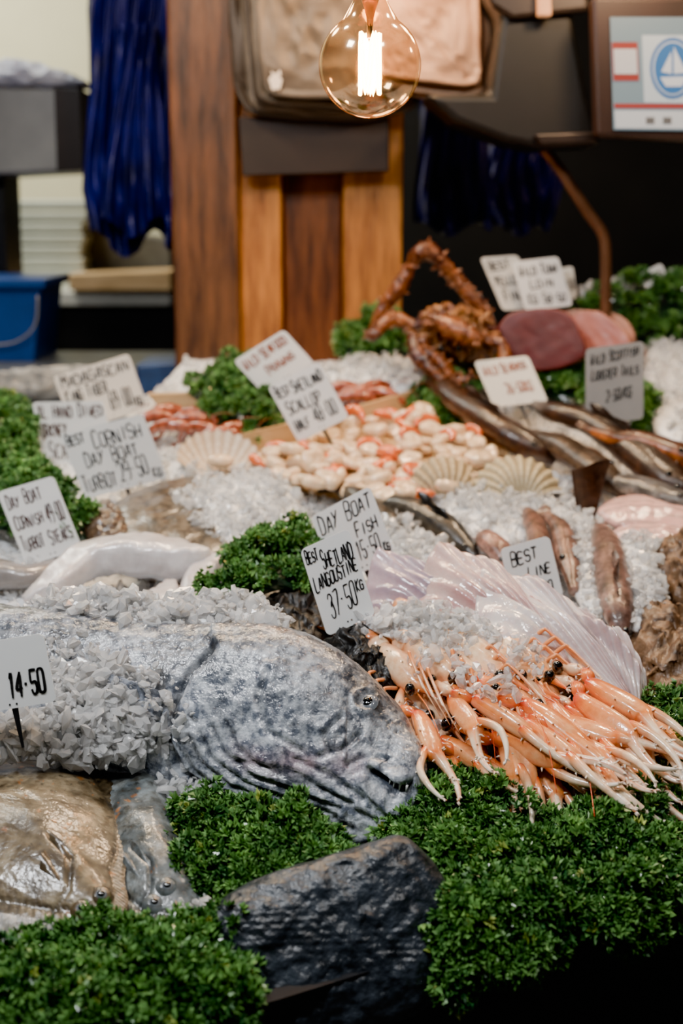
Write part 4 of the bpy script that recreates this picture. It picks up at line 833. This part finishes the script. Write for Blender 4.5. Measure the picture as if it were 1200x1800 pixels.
v,f=prism([(945,-20),(968,-20),(970,28),(946,28)],2.95,.03); bev(obj('scale_bracket',v,f,M('painted_glow_metal',(.5,.25,.13),(.4,.2,.1),rough=.4,em=(1,.5,.25),es=.3),parent=till,smooth=False),.004)  # emission paints a warm glow onto the metal bracket
rows=[(*V(x_,y_,Y_),.012) for x_,y_,Y_ in [(955,262,3.1),(985,300,3.1),(1030,370,3.1),(1058,410,3.1),(1064,450,3.1),(1064,520,3.1),(1064,640,3.1)]]
v,f,_,_=loft(rows,12,up=(0,1,0),k=6); obj('support_tube',v,f,M('bronze_tube',(.2,.10,.06),(.14,.07,.04),rough=.35,metal=.6),parent=till)
MF=M('monitor_frame',(.025,.010,.007),(.015,.007,.005),s=5,rough=.4)
v,f=prism([(1040,-5),(1420,-5),(1420,262),(1048,240)],2.86,.05); mon=bev(obj('monitor',v,f,MF,smooth=False,label='dark framed customer display screen with blue oval logo',cat_='monitor'),.008)
def scr(name,px,Y,colr,es): 
    v,f=prism(px,Y,.001); return obj(name,v,f,M(name,tuple(x*.3 for x in colr),tuple(x*.3 for x in colr),rough=.4,em=colr,es=es),parent=mon,smooth=False)
scr('screen',[(1072,30),(1385,30),(1385,232),(1078,228)],2.855,(.22,.31,.36),.6)
scr('white_panel',[(1128,62),(1270,62),(1270,182),(1132,180)],2.853,(.6,.68,.72),.6)
scr('red_panel',[(1075,74),(1120,74),(1123,142),(1078,142)],2.853,(.35,.04,.03),.6)
scr('white_button',[(1078,86),(1118,86),(1120,130),(1080,130)],2.8515,(.65,.65,.65),.6)
scr('red_line',[(1079,182),(1385,184),(1385,191),(1080,190)],2.853,(.4,.04,.03),.6)
scr('white_strip',[(1080,194),(1385,196),(1385,228),(1082,225)],2.853,(.65,.68,.7),.6)
def oval(cx,cy,rx,ry,n=28): return [(cx+rx*math.cos(2*math.pi*i/n),cy+ry*math.sin(2*math.pi*i/n)) for i in range(n)]
scr('logo_oval',oval(1182,120,40,54),2.8515,(.04,.16,.42),.6)
scr('logo_ring',oval(1182,120,35,48),2.850,(.6,.68,.75),.6)
scr('logo_disc',oval(1182,120,32,45),2.849,(.04,.18,.45),.6)
scr('logo_sail',[(1184,82),(1206,128),(1184,130)],2.8475,(.7,.75,.8),.6); scr('logo_jib',[(1180,90),(1180,130),(1162,126)],2.8475,(.7,.75,.8),.6); scr('logo_hull',[(1160,136),(1208,134),(1198,152),(1170,152)],2.8475,(.7,.75,.8),.6)
scr('icon',[(1135,206),(1150,206),(1150,218),(1135,218)],2.8515,(.2,.2,.2),.3); scr('icon',[(1165,206),(1180,206),(1180,218),(1165,218)],2.8515,(.2,.2,.2),.3)
# left background
GM=M('brushed_grey_metal',(.28,.28,.27),(.2,.2,.2),s=5,rough=.4,metal=.3)
v,f=prism([(-80,150),(138,152),(145,300),(-80,312)],4.0,.35); mac=bev(obj('steel_machine',v,f,GM,smooth=False,label='grey steel machine box on a dark stand',cat_='machine'),.01)
v,f=prism([(95,155),(139,158),(145,298),(100,302)],3.995,.005); obj('side_panel',v,f,DM,parent=mac,smooth=False)
v,f=prism([(-60,312),(6,310),(14,640),(-60,640)],4.1,.2,floor=True); obj('stand',v,f,BLACK,parent=mac,smooth=False)
Q3=[V(x_,y_,4.0) for x_,y_ in [(-40,150),(-30,112),(30,105),(90,118),(132,132),(138,150)]]
v,f,s=pillow(Q3,(0,-1,0),.05,rings=14,k=8,amp=.014,ns=40,back=.2); obj('paper_wrap',v,f,M('white_paper',(.6,.62,.7),(.4,.42,.55),s=12,rough=.6),label='crumpled white wrapping paper on machine',cat_='paper')
WT=M('white_tray_plastic',(.72,.76,.66),(.62,.66,.57),s=5,rough=.5)
for i in range(8):
    y0=352+i*20; xo=R.uniform(-6,6)
    v,f=prism([(-20+xo,y0),(148+xo,y0),(146+xo,y0+18),(-18+xo,y0+18)],4.9,.4)
    bev(obj('tray',v,f,WT,smooth=False,label='white plastic fish tray in a stack',cat_='tray',group='stacked white trays'),.006)
v,f=prism([(-20,512),(300,512),(300,538),(-20,538)],4.8,.5); bev(obj('worktop',v,f,M('pale_worktop',(.6,.6,.54),(.5,.5,.45),rough=.5),smooth=False,label='pale worktop carrying stacked trays',cat_='worktop'),.006)
v,f=prism([(-20,539),(320,539),(320,700),(-20,700)],4.85,.4,floor=True); obj('cabinet',v,f,DM2,smooth=False,label='dark base cabinet below pale worktop',cat_='cabinet')
v,f=prism([(118,482),(300,476),(300,511),(122,511)],4.75,.25); bev(obj('wooden_board',v,f,PINE,smooth=False,label='wooden chopping board on pale worktop',cat_='board'),.005)
v,f=prism([(150,400),(300,420),(300,512),(160,512)],5.05,.2); bev(obj('storage_box',v,f,M('dim_box',(.16,.15,.12),(.12,.11,.09),rough=.6),smooth=False,label='dim cardboard storage box behind the blue bags',cat_='box'),.006)
BB=M('blue_bin_plastic',(.006,.05,.24),(.005,.04,.18),s=5,rough=.35)
v,f=prism([(-120,502),(72,502),(58,654),(-100,655)],3.72,.3); bn=bev(obj('blue_bin',v,f,BB,smooth=False,label='blue plastic bin with rim and wire handle',cat_='bin'),.01)
v,f=prism([(-124,490),(80,490),(78,508),(-122,508)],3.70,.34); bev(obj('rim',v,f,BB,parent=bn,smooth=False),.006)
v,f,_,_=loft([(*V(x_,y_,3.69),.003) for x_,y_ in [(66,520),(62,570),(30,600),(-20,608)]],8,up=(0,1,0),k=5); obj('handle',v,f,GM,parent=bn)
v,f=prism([(-150,655),(328,655),(328,720),(-150,720)],3.45,.55,floor=True); prep=bev(obj('prep_table',v,f,M('steel_table',(.10,.11,.13),(.05,.06,.07),s=6,rough=.35),smooth=False,label='low preparation table behind the display',cat_='table'),.006)
v,f=prism([(238,640),(330,634),(330,700),(240,704)],3.40,.2,floor=True); bev(obj('blue_crate',v,f,M('dim_blue',(.015,.05,.16),(.01,.03,.1),rough=.4),smooth=False,label='dim blue crate beside the timber post',cat_='crate'),.008)
Q3=[V(x_,y_,3.44) for x_,y_ in [(-40,665),(40,655),(120,648),(190,652),(180,680),(60,705),(-40,705)]]
v,f,s=pillow(Q3,(0,-.6,.8),.03,rings=14,k=8,amp=.012,ns=45,back=.02); obj('plastic_sheet',v,f,M('clear_film',(.6,.6,.56),(.3,.3,.3),s=10,rough=.2),label='crumpled pale plastic film on preparation table',cat_='plastic film')
v,f=prism([(258,692),(330,690),(372,735),(300,745)],2.90,.02); bev(obj('wooden_box_side',v,f,PINE,smooth=False,label='pale wooden box edge behind price cards',cat_='box'),.003)
# ================================================================= BULB
bc=V(650,115,1.9); br=90*mpp(bc)
prof=[(0,-1)]+[(math.sin(a_),-math.cos(a_)) for a_ in np.linspace(.12,2.55,26)]+[(.46,.98),(.36,1.15),(.30,1.32),(.27,1.5)]
n=40; v=[]
for r_,z_ in prof:
    for j in range(n): t=2*math.pi*j/n; v.append(bc+A([math.cos(t)*max(r_,.002),math.sin(t)*max(r_,.002),z_])*br)
gm=bpy.data.materials.new('amber_glass'); gm.use_nodes=True; nt=gm.node_tree; N=nt.nodes; N.clear()
oo=N.new('ShaderNodeOutputMaterial'); mx=N.new('ShaderNodeMixShader'); tr=N.new('ShaderNodeBsdfTransparent'); gl=N.new('ShaderNodeBsdfGlossy'); lw=N.new('ShaderNodeLayerWeight'); rp=N.new('ShaderNodeValToRGB')
tr.inputs[0].default_value=(1,.88,.70,1); gl.inputs['Roughness'].default_value=.12; gl.inputs[0].default_value=(1,.75,.5,1); lw.inputs[0].default_value=.35
rp.color_ramp.elements[0].color=(.10,.10,.10,1); rp.color_ramp.elements[1].color=(.5,.5,.5,1); rp.color_ramp.elements[1].position=.95
nt.links.new(lw.outputs['Facing'],rp.inputs[0]); nt.links.new(rp.outputs[0],mx.inputs[0]); nt.links.new(tr.outputs[0],mx.inputs[1]); nt.links.new(gl.outputs[0],mx.inputs[2]); nt.links.new(mx.outputs[0],oo.inputs[0])
lamp=bpy.data.objects.new('pendant_lamp',None); sc.collection.objects.link(lamp); lamp.location=bc; tag(lamp,'hanging round clear glass filament bulb glowing warm','lamp')
obj('glass_globe',v,gf(len(prof),n,True),gm,parent=lamp)
FIL=M('glowing_filament',(1,.6,.2),(1,.6,.2),em=(1,.46,.11),es=75)
rows=[]
for i in range(18):
    th=i*.75; rr_=.20*br; z_=(.60 if i%2 else -.54)*br
    rows.append((*(bc+A([math.cos(th)*rr_,math.sin(th)*rr_,z_])),.0022))
v,f,_,_=loft(rows,6,up=(.3,1,.1),k=4); obj('filament',v,f,FIL,parent=lamp)
BR=M('brass_socket',(.7,.4,.16),(.5,.28,.1),rough=.3,metal=.8)
v,f,_,_=loft([(*(bc+A([0,0,.5*br])),.003),(*(bc+A([0,0,.9*br])),.005),(*(bc+A([0,0,1.25*br])),.012)],14,up=(0,1,0),k=3); obj('glass_stem',v,f,BR,parent=lamp)
v,f,_,_=loft([(*(bc+A([0,0,1.3*br])),.018),(*(bc+A([0,0,1.9*br])),.02),(*(bc+A([0,0,2.1*br])),.012)],18,up=(0,1,0),k=3); obj('lamp_socket',v,f,BR,parent=lamp)
v,f,_,_=loft([(*(bc+A([0,0,2.1*br])),.004),(*(bc+A([0,0,2.5*br])),.004),(bc[0],bc[1],3.5,.004)],8,up=(0,1,0),k=3); obj('lamp_cord',v,f,BLACK,parent=lamp)
# ================================================================= LIGHTS
def area(loc,tgt,size,p,col):
    l=bpy.data.lights.new('area','AREA'); l.energy=p; l.size=size; l.color=col; o=bpy.data.objects.new('area_light',l); sc.collection.objects.link(o)
    o.location=loc; o.rotation_euler=(Vector(tgt)-Vector(loc)).to_track_quat('-Z','Y').to_euler()
def point(loc,p,col,r=.05):
    l=bpy.data.lights.new('point','POINT'); l.energy=p; l.color=col; l.shadow_soft_size=r; o=bpy.data.objects.new('point_light',l); sc.collection.objects.link(o); o.location=loc
area((-.9,1.2,2.6),(0,1.75,.8),.3,30,(.93,.96,1))
area((-.25,.85,2.5),(-.1,1.7,.85),.16,8,(.95,.97,1)); area((.55,1.0,2.5),(.3,1.8,.85),.16,10,(1,.96,.9))
area((-.15,2.95,2.45),(0,1.8,.8),.3,12,(1,.76,.50)); area((-.75,2.7,2.5),(-.3,1.7,.8),.18,8,(1,.76,.48)); area((.7,2.9,2.4),(.4,1.9,.85),.22,9,(1,.73,.46))
point((-.35,2.1,2.3),7,(1,.90,.78),.03); point((.4,2.15,2.25),8,(1,.82,.62),.03)  # unseen small point lights added for sparkle on the wet surfaces
point((.55,2.6,2.05),17,(1,.63,.34)); point((-.3,2.75,2.1),10,(1,.66,.38)); point((1.1,2.3,2.1),12,(1,.66,.38)); point((.10,2.95,2.1),13,(1,.50,.19))  # last point is unseen, added for a warm glow on the post
area((-2.0,4.8,3.2),(-1.5,6,1.6),.8,90,(1,.97,.82)); area((-1.4,3.7,3.2),(-1.3,4.8,1.1),.5,25,(1,.97,.85))
w=bpy.data.worlds.new('world'); sc.world=w; w.use_nodes=True; w.node_tree.nodes['Background'].inputs[0].default_value=(.8,.8,.8,1); w.node_tree.nodes['Background'].inputs[1].default_value=.065
# ================================================================= CAMERA
cd=bpy.data.cameras.new('camera'); co=bpy.data.objects.new('camera',cd); sc.collection.objects.link(co); sc.camera=co
co.location=(0,0,CZ); co.rotation_euler=(math.radians(78),0,0); cd.sensor_fit='VERTICAL'; cd.sensor_height=36; cd.sensor_width=24; cd.lens=50
cd.clip_start=.05; cd.dof.use_dof=True; cd.dof.focus_distance=1.82; cd.dof.aperture_fstop=2.7
sc.view_settings.view_transform='AgX'; sc.view_settings.look='AgX - Punchy'; sc.view_settings.exposure=.75
